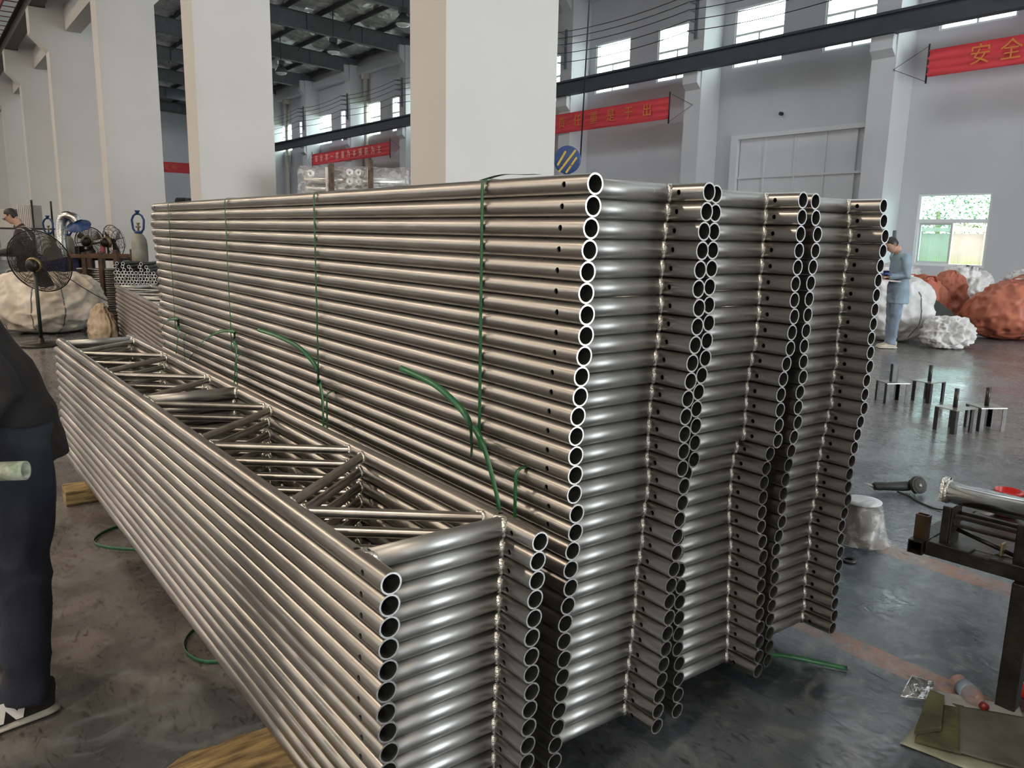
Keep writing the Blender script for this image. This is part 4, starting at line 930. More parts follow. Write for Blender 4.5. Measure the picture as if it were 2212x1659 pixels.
tag(obj('leaning_pole', bm, mat('grey_pole_paint', (0.14, 0.14, 0.15), 0.5, var=0.2), loc=(19.2, 10.12, 0)), 'dark grey pole standing by the pilaster behind the long-haired person', 'pole')
# ------------------------------------------------------------------ left background gear
CAGE = mat('dark_fan_wire', (0.035, 0.030, 0.026), 0.4, 0.6, var=0.2); BRASS = mat('dull_brass_paint', (0.30, 0.24, 0.12), 0.35, 0.7, var=0.2)
def fan(label, loc, rz, r, zc, tilt, rings=20, base_r=0.27, name='pedestal_fan', base=True):
    t = thing(name, label, 'fan', loc, rz, 'industrial fans at the left')
    H = Matrix.Translation((0, 0, zc)) @ Matrix.Rotation(radians(tilt), 4, 'X')        # fan axis = local y
    def P(a, rr, d): return H @ Vector((rr * cos(a), d, rr * sin(a)))
    bm = new_bm()
    for side, dep in ((1, 0.085), (-1, 0.085)):
        for k in range(rings):
            rr = r * (0.16 + 0.84 * (k + 1) / rings); dd = side * dep * (1 - (rr / r) ** 4) ** .5
            pts = [P(2 * pi * q / 40, rr, dd) for q in range(41)]; add_loft(bm, pts, 0.0032 if k < rings - 1 else 0.007, 4, caps=False)
        for q in range(10):
            a_ = 2 * pi * q / 10 + .2; add_loft(bm, [P(a_, r * u, side * dep * (1 - u ** 4) ** .5) for u in (.1, .35, .6, .8, .93, 1)], 0.0035, 4)
    obj('cage', bm, CAGE, t)
    for q in range(3):
        bm = new_bm(); a0 = 2 * pi * q / 3 + .5; vs = []
        for u in (.14, .4, .65, .86):
            for s_ in (-1, 0, 1): vs.append(bm.verts.new(P(a0 + s_ * (.42 - .12 * u), r * u, 0.022 * s_)))
        for a in range(3):
            for b in range(2): bm.faces.new([vs[a * 3 + b], vs[a * 3 + b + 1], vs[a * 3 + b + 4], vs[a * 3 + b + 3]])
        o = obj('blade', bm, mat('grey_fan_blade', (0.16, 0.155, 0.14), 0.4, 0.6, var=0.2), t); so = o.modifiers.new('s', 'SOLIDIFY'); so.thickness = 0.003
    bm = new_bm(); Mt = H @ Matrix.Rotation(radians(90), 4, 'X')
    add_lathe(bm, [(0.001, 0.23), (0.05, 0.225), (0.075, 0.20), (0.085, 0.10), (0.06, 0.06), (0.03, -0.03), (0.001, -0.03)], 20, Mt); obj('motor', bm, CAGE, t)
    bm = new_bm(); add_lathe(bm, [(0.086, 0.10), (0.098, 0.11), (0.098, 0.15), (0.087, 0.16)], 20, Mt); obj('motor_ring', bm, BRASS, t)
    if base:
        bm = new_bm(); add_cyl(bm, (0, -0.12, 0.03), (0, -0.12, zc - 0.04), 0.022, 12); obj('pole', bm, mat('dark_green_pole', (0.03, 0.045, 0.035), 0.4, 0.3, var=0.2), t)
        bm = new_bm(); add_lathe(bm, [(base_r, 0.0), (base_r, 0.022), (base_r - .04, 0.032), (0.04, 0.04), (0.03, 0.10)], 28, Matrix.Translation((0, -0.12, 0))); obj('base', bm, DARKST, t)
    else:
        bm = new_bm(); add_cyl(bm, (0, -0.12, 0.0), (0, -0.12, zc - 0.04), 0.02, 8); add_box(bm, -.14, .14, -.24, 0, 0, .03); obj('bracket', bm, DARKST, t)
    return t
f1 = fan('big black pedestal fan with round wire cage in front of the white bag', (1.31, 11.95, 0), rzc, 0.41, 1.08, 16, rings=22)
bm = new_bm(); add_loft(bm, curve_pts([(0.35, -0.1, 0.92), (0.62, -.05, 0.72), (0.85, 0.0, 0.58), (1.0, .05, .52), (1.02, .1, .3), (0.95, .1, 0.02)], 6), 0.006, 6); obj('cord', bm, BLACK, f1)

# rusty rack full of short tubes
dU = Vector((cos(TH), -sin(TH), 0)); dV = Vector((sin(TH), cos(TH), 0))
rk = thing('tube_rack', 'rusty brown steel rack holding short silver tubes, left of the small far stack', 'rack', (2.03, 14.57, 0), rzc); rk.scale = (1.155, 1.155, 1.0)
for x in (0.0, 0.19, 0.42, 0.63):
    for y in (0.0, 0.50):
        bm = new_bm(); add_box(bm, x - .028, x + .028, y - .025, y + .025, 0, 1.12 if x != 0.63 else 1.17); obj('post', bm, RUST, rk, bevel=.004)
for y in (0.0, 0.50):
    for z in (0.06, 1.06):
        bm = new_bm(); add_box(bm, -.03, .66, y - .028, y + .028, z - .03, z + .03); obj('rail', bm, RUST, rk, bevel=.004)
for x in (0.0, 0.63):
    bm = new_bm(); add_box(bm, x - .03, x + .03, 0, .50, .03, .09); obj('rail', bm, RUST, rk, bevel=.004)
bm = new_bm(); add_box(bm, -.03, .66, 0, .5, 0.085, 0.10); obj('tray', bm, RUST, rk)
bm = new_bm(); add_tube(bm, (0, 0, 0), (0.64, 0, 0), 0.0205, 0.017, 14, 0, 1); STM = mesh_of(bm, 'short_tube', [ALU, CUT])
first = None
for i in range(21):
    for j in range(3):
        o = put('short_tube', STM, None, Vector((2.03, 14.57, 0)) + dU * 0.05 + dV * (0.065 + 0.042 * j + (0.021 if i % 2 else 0)) + Vector((0, 0, 0.122 + 0.0362 * i)), (0, 0, rzc))
        tag(o, 'short silver aluminium tube lying crosswise in the rusty rack', 'tube', 'crosswise short tubes in the rusty rack')
bm = new_bm(); add_tube(bm, (0, 0, 0), (0, 0.46, 0), 0.0228, 0.0175, 14, 0, 1); STB = mesh_of(bm, 'tube_blank', [INNER, mat('bright_sawn_tube_end', (0.85, 0.85, 0.84), 0.5, 0.3, var=0.1)])
cr_ = thing('tube_cradle', 'low rusty cradle under the heap of tube ends', 'cradle', (2.17, 11.86, 0), rzc)
for x in (0.0, 0.52):
    for y in (0.04, 0.46):
        bm = new_bm(); add_box(bm, x - .02, x + .02, y - .02, y + .02, 0, .62); obj('post', bm, RUST, cr_)
bm = new_bm(); add_box(bm, -.02, .54, 0.02, .48, .62, .66); obj('shelf', bm, RUST, cr_)
rr_ = random.Random(2)
for i in range(10):
    for j in range(12 if i < 7 else (5 if i < 9 else 3)):
        x = 0.005 + 0.0465 * j + (0.023 if i % 2 else 0) + (0.29 if (i >= 7 and j % 2) else 0); z = 0.684 + 0.0408 * i
        if x > 0.54: continue
        o = put('tube_blank', STB, None, Vector((2.17, 11.86, 0)) + dU * x + dV * (0.0 + rr_.uniform(-.02, .02)) + Vector((0, 0, z)), (0, 0, rzc))
        tag(o, 'short tube in the heap of open tube ends behind the small far stack', 'tube', 'heap of tube ends')

def gas_cylinder(label, x, y, h=1.45):
    t = thing('gas_cylinder', label, 'cylinder', (x, y, 0), rzc, 'grey gas cylinders with blue valve guards')
    g_ = mat('dirty_grey_green_cylinder_paint', (0.30, 0.31, 0.27), 0.5, scale=4, col2=(0.14, 0.11, 0.07), bump=0.1)
    bm = new_bm(); add_lathe(bm, [(0.09, 0), (0.11, 0.02), (0.11, h - .17), (0.10, h - .09), (0.07, h - .03), (0.04, h), (0.04, h + .03)], 24); obj('bottle', bm, g_, t)
    bm = new_bm(); add_lathe(bm, [(0.111, h - .62), (0.112, h - .61), (0.112, h - .56), (0.111, h - .55)], 24); obj('label_band', bm, mat('faded_pale_band', (0.55, 0.55, 0.48), 0.7, var=0.1), t)
    bm = new_bm()
    for s_ in (-1, 1): add_loft(bm, [(s_ * .045, 0, h + .02), (s_ * .075, 0, h + .06), (s_ * .088, 0, h + .19), (s_ * .060, 0, h + .25), (s_ * .02, 0, h + .275)], [(.022, .014)] * 5, 8, ref=(0, 1, 0))
    add_lathe(bm, [(0.055, h + .0), (0.058, h + .03), (0.045, h + .035)], 16); add_lathe(bm, [(0.02, h + .26), (0.024, h + .30), (0.036, h + .31), (0.036, h + .325)], 12); obj('valve_guard', bm, BLUEP, t)
    bm = new_bm(); add_cyl(bm, (0, 0, h + .02), (0, 0, h + .13), .014, 8); add_cyl(bm, (-.03, -.01, h + .09), (.035, -.01, h + .09), .012, 8); add_cyl(bm, (0, 0, h + .13), (0, 0, h + .15), .025, 10); obj('valve', bm, BRASS, t)
gas_cylinder('grey gas cylinder with blue valve guard standing alone before the column', 2.66, 12.62, 1.45)
gas_cylinder('left one of two gas cylinders behind the big fan', 1.98, 16.42, 1.38)
gas_cylinder('right one of two gas cylinders, beside the silver duct', 2.24, 16.2, 1.36)

fx = thing('fume_extractor', 'blue fume extractor cabinet with silver flexible duct and blue hood', 'extractor', (1.96, 15.60, 0), rzc); fx.scale = (1.15, 1.15, 1.0)
bm = new_bm(); add_box(bm, -.22, .22, -.2, .2, .06, 1.02); obj('cabinet', bm, mat('blue_cabinet_paint', (0.014, 0.024, 0.13), 0.4, var=0.1), fx, bevel=.01)
for x in (-.17, .17):
    for y in (-.15, .15): bm = new_bm(); add_cyl(bm, (x - .02, y, .03), (x + .02, y, .03), .03, 12); obj('caster', bm, BLACK, fx)
bm = new_bm(); ctrl = curve_pts([(0.12, 0, 1.0), (0.10, 0, 1.2), (0.09, 0.02, 1.45), (0.12, 0.02, 1.62), (0.20, 0.0, 1.70), (0.30, 0, 1.68), (0.36, 0, 1.60)], 14)
add_loft(bm, ctrl, [0.064 + 0.014 * (k % 2) for k in range(len(ctrl))], 16); o = obj('flexible_duct', bm, mat('crinkled_silver_duct', (0.75, 0.75, 0.74), 0.22, 1.0, var=0.2, scale=20, bump=0.5, bscale=60), fx)
bm = new_bm(); add_lathe(bm, [(0.06, 0.03), (0.075, 0.0), (0.17, -.035), (0.172, -.045), (0.06, -.01), (0.055, .02)], 28, Matrix.Translation((0.375, -0.03, 1.565)) @ Matrix.Rotation(radians(38), 4, 'X')); obj('hood', bm, BLUEP, fx)

wp = thing('welding_bench', 'dark cluttered welding bench behind the rusty rack', 'bench', (2.52, 15.95, 0), rzc); wp.scale = (1.1, 1.1, 0.965)
bm = new_bm(); add_box(bm, -.1, .62, -.2, .25, 0.98, 1.03); obj('top', bm, DARKST, wp)
for x in (-.06, .58):
    for y in (-.16, .21): bm = new_bm(); add_box(bm, x - .025, x + .025, y - .025, y + .025, 0, .98); obj('leg', bm, DARKST, wp)
fan('black wire cage fan, left one on the dark welding bench', (2.50, 15.66, 0.995), rzc + .2, 0.235, 0.29, 5, 9, name='bench_fan', base=False)
fan('black wire cage fan, right one beside the lone gas cylinder', (2.84, 15.42, 0.995), rzc - .5, 0.27, 0.30, 12, 4, name='bench_fan', base=False)
t = thing('welding_motor', 'dark welding machine with round motor on the bench', 'motor', (2.42, 15.52, 0.995), rzc)
bm = new_bm(); add_cyl(bm, (-.1, 0, .08), (.12, 0, .08), .07, 18); obj('drum', bm, DARKST, t)
bm = new_bm(); add_box(bm, -.16, -.08, -.09, .09, 0, .2); add_box(bm, -.1, .1, -.06, .06, 0, .03); obj('gearbox', bm, CAGE, t, bevel=.01)
bm = new_bm(); add_box(bm, 0, .42, -.02, .02, .19, .215, Matrix.Rotation(radians(-14), 4, 'Y')); obj('arm', bm, DARKST, t)
bm = new_bm(); add_lathe(bm, [(0.04, 0), (0.043, 0.02), (0.043, .22), (0.02, .26), (0.012, .30)], 16, Matrix.Translation((2.66, 15.42, 0.995)))
tag(obj('red_cloth_bottle', bm, mat('dull_pink_red', (0.42, 0.10, 0.11), 0.6, var=0.2)), 'dull pink-red bottle standing between the two bench fans', 'bottle')
# shelf of profiles at the far left
sh = thing('storage_shelf', 'dark steel shelf behind the worker with glasses, pale profiles on top', 'shelf', (0.90, 17.3, 0), rzc)
for x in (0, 1.1):
    for y in (0, .6): bm = new_bm(); add_box(bm, x - .012, x + .012, y - .012, y + .012, 0, 1.97 if x else 1.5); obj('post', bm, DARKST, sh)
for z in (.5, 1.0, 1.48): bm = new_bm(); add_box(bm, -.03, 1.13, -.03, .63, z - .03, z); obj('deck', bm, DARKST, sh)
pr = mat('pale_grey_profile', (0.50, 0.48, 0.45), 0.45, 0.5, var=0.2)
for k in range(9):
    bm = new_bm(); add_box(bm, 0, .72, 0, .5, 0, .034)
    o = obj('profile_plank', bm, pr, loc=Vector((0.90, 17.3, 1.484 + .036 * k)) + dU * (.02 + .01 * (k % 3)), rot=(0, 0, rzc)); tag(o, 'pale grey profile in the pile on the dark shelf, %s' % ('bottom one' if k == 0 else 'top one' if k == 8 else ORD[8 - k] + ' from the top'), 'profile', 'profiles piled on the dark shelf')
for k in range(8):
    bm = new_bm(); add_box(bm, 0, .028, 0, .3, 0, .40)
    o = obj('upright_profile', bm, pr, loc=Vector((0.90, 17.3, 1.482)) + dU * (.80 + .034 * k) + dV * .05, rot=(0, 0, rzc)); tag(o, 'pale grey profile standing upright on the shelf, %s from the left' % ('first' if k == 0 else ORD[k]), 'profile', 'upright profiles on the dark shelf')
for k, (a_, z) in enumerate(((.15, .5), (.55, .5), (.2, 1.0), (.6, 1.0), (.9, 1.0))):
    t = thing('casting', 'grey metal casting with a bore on the dark shelf, %s' % ('lower deck left', 'lower deck right', 'upper deck left', 'upper deck middle', 'upper deck right')[k], 'casting', Vector((0.90, 17.3, z + .003)) + dU * a_ + dV * .1, rzc, 'metal castings on the dark shelf')
    bm = new_bm(); add_box(bm, -.1, .1, 0, .2, 0, .07); obj('foot', bm, pr, t, bevel=.01)
    bm = new_bm(); add_tube(bm, (0, -.02, .16), (0, .2, .16), .09, .055, 20, 0, 0); obj('bore', bm, pr, t)
# finned motor on a post, left of the second column
t = thing('finned_motor', 'small black finned motor on a post showing above the far end of the tall stack', 'motor', (3.02, 11.60, 0), rzc)
bm = new_bm(); add_box(bm, -.02, .02, -.02, .02, 0, 1.82); add_box(bm, -.15, .15, -.15, .15, 0, .02); obj('post', bm, DARKST, t)
for k in range(9): bm = new_bm(); add_lathe(bm, [(.03, 0), (.062 + .006 * (k % 2), 0), (.062 + .006 * (k % 2), .006), (.03, .006)], 16, Matrix.Translation((-.07 + .016 * k, 0, 1.88)) @ Matrix.Rotation(radians(90), 4, 'Y')); obj('fin', bm, BLACK, t)
bm = new_bm(); add_cyl(bm, (-.08, 0, 1.88), (.10, 0, 1.88), .045, 14); add_box(bm, .06, .11, -.05, .05, 1.82, 1.94); obj('housing', bm, BLACK, t)

# ------------------------------------------------------------------ wrapped tube pack behind the tall stacks
FILM = film_mat('clear_stretch_film', (0.80, 0.79, 0.76), 0.84, 0.10)
o0 = Vector((4.02, 9.86, 0))
st = thing('stillage', 'rusty post stillage holding the film-wrapped tubes behind the tall stacks', 'rack', o0, rzc)
for x in (0.41, 0.90):
    bm = new_bm(); add_box(bm, x - .03, x + .03, -.15, -.09, 0, 2.37 if x < .5 else 2.41); obj('post', bm, mat('peeling_rusty_post', (0.17, 0.12, 0.08), 0.7, 0.2, scale=20, col2=(0.05, 0.035, 0.025), bump=0.4), st)
    bm = new_bm(); add_box(bm, x - .03, x + .03, .60, .66, 0, 2.2); obj('post', bm, MATS['peeling_rusty_post'], st)
bm = new_bm(); add_box(bm, .0, 1.35, -.15, .66, 1.36, 1.44); obj('deck', bm, RUST, st)
for x in (.41, .90): bm = new_bm(); add_box(bm, x - .03, x + .03, .03, .60, 1.42, 1.50); obj('cross_bar', bm, RUST, st)
rb = random.Random(4); gm_ = mat('bright_aluminium_tube', (0.60, 0.60, 0.59), 0.3, 0.9, var=0.2)
for i in range(6):
    for j in range(5):
        bm = new_bm(); add_tube(bm, (0, 0, 0), (1.28, 0, 0), .052, .046, 16, 0, 0)
        o = obj('wrapped_tube', bm, gm_, loc=o0 + dU * (.02 + rb.uniform(0, .06)) + dV * (.10 + .106 * j) + Vector((0, 0, 1.635 + .106 * i)), rot=(0, 0, rzc)); tag(o, 'long silver tube inside the film-wrapped pack behind the tall stacks', 'tube', 'tubes in the film-wrapped pack')
for k, (x, z) in enumerate(((.62, 2.26), (.735, 2.26), (.62, 2.15), (.735, 2.15), (.13, 2.24))):
    t = thing('end_fitting', 'white round fitting with bolt hole under the film, %s' % ('upper left of the four', 'upper right of the four', 'lower left of the four', 'lower right of the four', 'alone at the left end')[k], 'fitting', o0 + dU * x + dV * -.02 + Vector((0, 0, z)), rzc, 'white round fittings in the wrapped pack')
    bm = new_bm(); add_tube(bm, (0, -.03, 0), (0, .05, 0), .048, .012, 20, 0, 0); obj('disc', bm, mat('white_cast_fitting', (0.78, 0.78, 0.77), 0.4, 0.2, var=0.1), t)
bm = new_bm(); vs = []; na, nb = 60, 26
def filmp(u, v_):
    x = 1.40 * u - .03; a_ = v_; prof = [(-.06, 1.45), (-.07, 1.75), (-.065, 2.05), (-.05, 2.27), (.10, 2.33), (.35, 2.34), (.60, 2.32), (.70, 2.2), (.70, 1.6)]
    q = a_ * (len(prof) - 1); i_ = min(int(q), len(prof) - 2); f_ = q - i_
    y = prof[i_][0] * (1 - f_) + prof[i_ + 1][0] * f_; z = prof[i_][1] * (1 - f_) + prof[i_ + 1][1] * f_
    n1 = noise.noise(Vector((x * 5, v_ * 9, 1))); n2 = 1 - 2 * abs(noise.noise(Vector((x * 11, v_ * 16, 4))))
    return Vector((x, y + .025 * n1, z + .02 * n2 + .012 * n1))
for i in range(na + 1):
    for j in range(nb + 1): vs.append(bm.verts.new(filmp(i / na, j / nb)))
for i in range(na):
    for j in range(nb):
        k = i * (nb + 1) + j; bm.faces.new([vs[k], vs[k + 1], vs[k + nb + 2], vs[k + nb + 1]]).smooth = True
tag(obj('stretch_film', bm, FILM, loc=o0, rot=(0, 0, rzc)), 'crumpled clear stretch film wrapped over the tube pack behind the tall stacks', 'film')
bm = new_bm(); add_cyl(bm, (0, 0, 0), (0, 0, .75), .018, 10)
for x in (.34, .865):
    o = put('foam_strip', mesh_of(bm.copy(), 'foam_strip', mat('white_foam', (0.85, 0.85, 0.84), 0.8, var=0.05)), None, o0 + dU * x + dV * -.05 + Vector((0, 0, 1.57)), (0, 0, 0)); tag(o, 'white foam strip beside the %s rusty post of the wrapped pack' % ('left' if x < .5 else 'right'), 'strip')

# ------------------------------------------------------------------ hook block
hb = thing('hook_block', 'round blue crane hook block with yellow stripes hanging beside the nearest column', 'hook', (6.06, 7.10, 2.385), 0)
fn = Vector((-0.64, -0.76, -0.08)).normalized(); zz_ = Vector((0, 0, 1)); xx_ = zz_.cross(fn).normalized(); xx_ = -xx_ if xx_.dot(right) < 0 else xx_; yy_ = fn.cross(xx_).normalized(); yy_ = -yy_ if yy_.z < 0 else yy_
HM = Matrix((xx_, yy_, fn)).transposed().to_4x4()
if HM.determinant() < 0: HM = Matrix((xx_, yy_, -fn)).transposed().to_4x4()
sg_ = 1 if (HM.to_3x3() @ Vector((0, 0, 1))).dot(fn) > 0 else -1
for s_, nm in ((1, 'cheek_plate'), (-1, 'cheek_plate')):
    bm = new_bm(); add_lathe(bm, [(0.001, .028 * s_), (.140, .034 * s_), (.152, .030 * s_), (.155, .012 * s_), (.001, .012 * s_)], 40, HM); obj(nm, bm, BLUEP, hb)
bm = new_bm(); add_lathe(bm, [(.02, -.011), (.150, -.011), (.138, 0), (.150, .011), (.02, .011)], 40, HM); obj('sheave', bm, BLACK, hb)
for (x0, y0, x1, y1) in ((-.105, -.055, -.025, .085), (-.085, -.125, .085, .100), (-.005, -.135, .100, .020)):
    bm = new_bm(); d_ = Vector((x1 - x0, y1 - y0, 0)).normalized(); nn_ = Vector((-d_.y, d_.x, 0)) * .0115; pts = []
    for c_, s0 in ((Vector((x1, y1, 0)), -1), (Vector((x0, y0, 0)), 1)):
        for k in range(7):
            a_ = -pi / 2 + pi * k / 6; pts.append(c_ + (d_ * cos(a_) + nn_.normalized() * sin(a_)) * .0115 * (1 if s0 < 0 else -1))
    a = [bm.verts.new(HM @ (p + Vector((0, 0, sg_ * .0335)))) for p in pts]; b = [bm.verts.new(HM @ (p + Vector((0, 0, sg_ * .0365)))) for p in pts]
    bm.faces.new(a); bm.faces.new(b)
    for k in range(len(pts)): bm.faces.new([a[k], b[k], b[(k + 1) % len(pts)], a[(k + 1) % len(pts)]])
    obj('yellow_stripe', bm, YELP, hb)
bm = new_bm()
for x, z in ((-.03, -.02), (-.055, -.065), (.045, -.06)): add_cyl(bm, HM @ Vector((x, z, sg_ * .034)), HM @ Vector((x, z, sg_ * .042)), .007, 8)
obj('bolts', bm, BLACK, hb)
bm = new_bm(); add_box(bm, -.04, .04, -.20, -.13, -.03, .03, HM); obj('hook_trunnion', bm, BLUEP, hb)
bm = new_bm(); add_loft(bm, [HM @ Vector(p) for p in ((0, -.18, 0), (0, -.26, 0), (.03, -.31, 0), (.02, -.36, 0), (-.03, -.375, 0), (-.065, -.34, 0), (-.06, -.30, 0))], [.015, .017, .022, .024, .022, .015, .008], 10); obj('hook', bm, DARKST, hb)
for x, dx in ((.148, .02), (-.148, -.02)):
    bm = new_bm(); p = HM @ Vector((x, .02, 0)); add_cyl(bm, p, (p.x + dx * 8, p.y + .02, 4.60), .008, 8); obj('wire_rope', bm, BLACK, hb)

# ------------------------------------------------------------------ right floor: four stands, grinder, roll, ring
def stand(label, x, y, rz, hp, post):
    t = thing('steel_stand', label, 'stand', (x, y, 0), rz, 'small steel stands on the floor')
    dm = mat('dark_raw_steel', (0.075, 0.075, 0.072), 0.4, 0.8, var=0.35, scale=15)
    for sx in (-1, 1):
        for sy in (-1, 1):
            bm = new_bm(); x_, y_ = sx * .115, sy * .095
            add_box(bm, min(x_, x_ - sx * .035), max(x_, x_ - sx * .035), y_ - .003, y_ + .003, 0, .195); add_box(bm, x_ - .003, x_ + .003, min(y_, y_ - sy * .035), max(y_, y_ - sy * .035), 0, .195); obj('leg', bm, dm, t)
    bm = new_bm(); add_box(bm, -.118, .118, -.098, .098, .195, .203); obj('plate', bm, mat('bright_steel_plate', (0.45, 0.44, 0.41), 0.35, 0.9, var=0.3, scale=8), t)
    bm = new_bm()
    if post == 'L': add_box(bm, -.03, .03, -.018, -.013, .203, hp); add_box(bm, -.03, -.024, -.018, .02, .203, hp); add_box(bm, .024, .03, -.018, .02, .203, hp - .03)
    else: add_cyl(bm, (0, 0, .203), (0, 0, hp), .018, 14)
    obj('upright', bm, dm, t)
stand('small dark steel stand with a channel upright, leftmost of the four on the floor', 7.56, 3.86, rzc + .1, .375, 'L')
stand('small dark steel stand, second from the left, right of the channel-post one', 7.93, 3.69, rzc + .5, .36, 'T')
stand('small dark steel stand, front one of the overlapping pair', 6.84, 2.95, rzc + .45, .36, 'T')
stand('small dark steel stand with a hole in its post, rightmost of the four', 7.14, 2.83, rzc + .12, .36, 'T')
gr = thing('angle_grinder', 'black angle grinder lying on the floor with its cord', 'grinder', (4.83, 2.36, 0.0), radians(-34))
dkp = mat('black_tool_plastic', (0.016, 0.018, 0.017), 0.5, var=0.3)
bm = new_bm(); add_loft(bm, [(-.16, 0, .035), (-.15, 0, .037), (-.05, 0, .037), (.03, 0, .038), (.07, 0, .04)], [.020, .026, .027, .031, .030], 14); obj('body', bm, dkp, gr)
bm = new_bm(); add_cyl(bm, (.075, .01, .045), (.105, -.02, .05), .032, 14); obj('gear_head', bm, DARKST, gr)
bm = new_bm(); Mg = Matrix.Translation((.115, -.035, .055)) @ Matrix.Rotation(radians(68), 4, 'X') @ Matrix.Rotation(radians(12), 4, 'Y'); add_lathe(bm, [(.012, -.004), (.052, -.004), (.052, .004), (.012, .004)], 28, Mg); obj('disc', bm, mat('dark_grinding_disc', (0.05, 0.05, 0.045), 0.8, var=0.4, scale=40), gr)
bm = new_bm(); add_lathe(bm, [(.001, -.004), (.013, -.004), (.013, .008), (.001, .008)], 14, Mg); obj('flange_nut', bm, mat('grey_nut', (.22, .22, .21), .5, .7, var=.2), gr)
bm = new_bm(); add_loft(bm, [Mg @ Vector((.056 * cos(a_), .056 * sin(a_), -.006)) for a_ in [pi * .35 + pi * k / 12 for k in range(13)]], [(.012, .003)] * 13, 6); obj('guard', bm, dkp, gr)
bm = new_bm(); add_loft(bm, [(-.16, 0, .035), (-.185, .0, .045), (-.225, .008, .055)], [.009, .007, .004], 8); obj('cord_sleeve', bm, mat('clear_grey_sleeve', (0.35, 0.36, 0.36), 0.4, var=0.1), gr)
bm = new_bm(); add_loft(bm, curve_pts([(-.02, -.03, .012), (.02, -.10, .006), (.02, -.20, .006), (.06, -.33, .006), (.16, -.42, .02), (.3, -.52, .006), (.6, -.7, .006)], 6), .005, 6); obj('cord', bm, dkp, gr)
rl = thing('wrapped_roll', 'squat roll wrapped in crinkled clear film on the floor by the right tall stack', 'roll', (3.87, 2.07, 0), 0)
bm = new_bm(); add_lathe(bm, [(.085, .004), (.10, .02), (.10, .15), (.08, .185), (.03, .19)], 28); obj('core', bm, mat('grey_black_roll', (0.07, 0.07, 0.065), 0.6, var=0.4, scale=9), rl)
bm = new_bm(); rows = []
for j, (r_, z) in enumerate([(.158, .002), (.150, .012), (.132, .04), (.122, .08), (.114, .12), (.106, .16), (.100, .192), (.088, .204), (.05, .208), (.002, .207)]):
    row = []
    for i in range(48):
        a_ = 2 * pi * i / 48; q = 1 + (.07 * noise.noise(Vector((cos(a_) * 3, sin(a_) * 3, z * 9))) + .04 * noise.noise(Vector((cos(a_) * 12, sin(a_) * 12, z * 9)))) * (1 if z < .19 else .4)
        row.append(bm.verts.new((r_ * q * cos(a_), r_ * q * sin(a_), z)))
    rows.append(row)
for j in range(len(rows) - 1):
    for i in range(48): bm.faces.new([rows[j][i], rows[j][(i + 1) % 48], rows[j + 1][(i + 1) % 48], rows[j + 1][i]]).smooth = True
obj('film', bm, FILM, rl)
bm = new_bm(); add_lathe(bm, [(.095, .205), (.098, .212), (.06, .219), (.002, .219)], 32); obj('film_lid', bm, mat('milky_film', (0.72, 0.74, 0.74), 0.4, scale=10, stretch=(1, 8, 1), col2=(0.45, 0.47, 0.48), bump=0.4), rl)
bm = new_bm(); R_ = []
for i in range(28):
    a_ = 2 * pi * i / 28; R_.append([bm.verts.new(((.030 + .010 * cos(b)) * cos(a_), (.030 + .010 * cos(b)) * sin(a_), .008 + .0078 * sin(b))) for b in [2 * pi * k / 8 for k in range(8)]])
for i in range(28):
    for k in range(8): bm.faces.new([R_[i][k], R_[i][(k + 1) % 8], R_[(i + 1) % 28][(k + 1) % 8], R_[(i + 1) % 28][k]]).smooth = True
tag(obj('rubber_ring', bm, BLACK, loc=(3.545, 1.935, 0)), 'small black rubber ring on the floor beside the right tall stack', 'ring')

# ------------------------------------------------------------------ work table at the right edge
wt = thing('welding_table', 'oily dark steel welding table at the right edge', 'table', (2.755, 1.295, 0), radians(5.5))
DZ = .06
def tb(name, x0, x1, y0, y1, z0, z1, mt=DARKST, bev=.003):
    z0 = z0 + DZ if z0 > 0 else 0; z1 += DZ
    bm = new_bm(); add_box(bm, x0, x1, y0, y1, z0, z1); return obj(name, bm, mt, wt, bevel=bev)
def rect_tube(name, axis, a0, a1, b0, b1, z0, z1, th=.004, mt=DARKST):
    bm = new_bm(); z0 += DZ; z1 += DZ
    if axis == 'x': add_box(bm, a0, a1, b0, b1, z0, z0 + th); add_box(bm, a0, a1, b0, b1, z1 - th, z1); add_box(bm, a0, a1, b0, b0 + th, z0 + th, z1 - th); add_box(bm, a0, a1, b1 - th, b1, z0 + th, z1 - th)
    elif axis == 'z': add_box(bm, a0, a1, b0, b0 + th, z0, z1); add_box(bm, a0, a1, b1 - th, b1, z0, z1); add_box(bm, a0, a0 + th, b0 + th, b1 - th, z0, z1); add_box(bm, a1 - th, a1, b0 + th, b1 - th, z0, z1)
    return obj(name, bm, mt, wt)
rect_tube('cross_member', 'x', 0, .95, -.055, -.005, .40, .448)
tb('front_rail', 0.02, .07, -1.3, -.056, .40, .448)
tb('back_rail', .90, .95, -1.3, -.056, .40, .448); 
tb('joint_plate', .012, .075, -.20, -.065, .448, .456); tb('joint_plate', .012, .075, -.46, -.26, .448, .456); tb('joint_plate', .012, .075, -.80, -.50, .448, .456)
tb('table_plate', .08, .94, -1.25, -.06, .437, .447)
tb('leg', -.003, .057, -.40, -.34, 0, .40); tb('leg', .89, .95, -.50, -.44, 0, .40); tb('leg', .89, .95, -1.3, -1.24, 0, .40); tb('leg', .0, .06, -1.3, -1.24, 0, .40)
rect_tube('clamp_post', 'z', .035, .065, -.052, -.008, .448, .535, mt=mat('brown_steel_tube', (0.13, 0.085, 0.05), 0.4, 0.8, var=0.4, scale=15))
tb('cradle_upright', .045, .135, -.125, -.118, .448, .585); tb('cradle_upright', .045, .052, -.118, -.09, .448, .585); tb('cradle_upright', .045, .135, -.36, -.353, .448, .585); tb('cradle_upright', .045, .052, -.353, -.32, .448, .585); tb('cradle_upright', .045, .135, -.86, -.853, .448, .585)
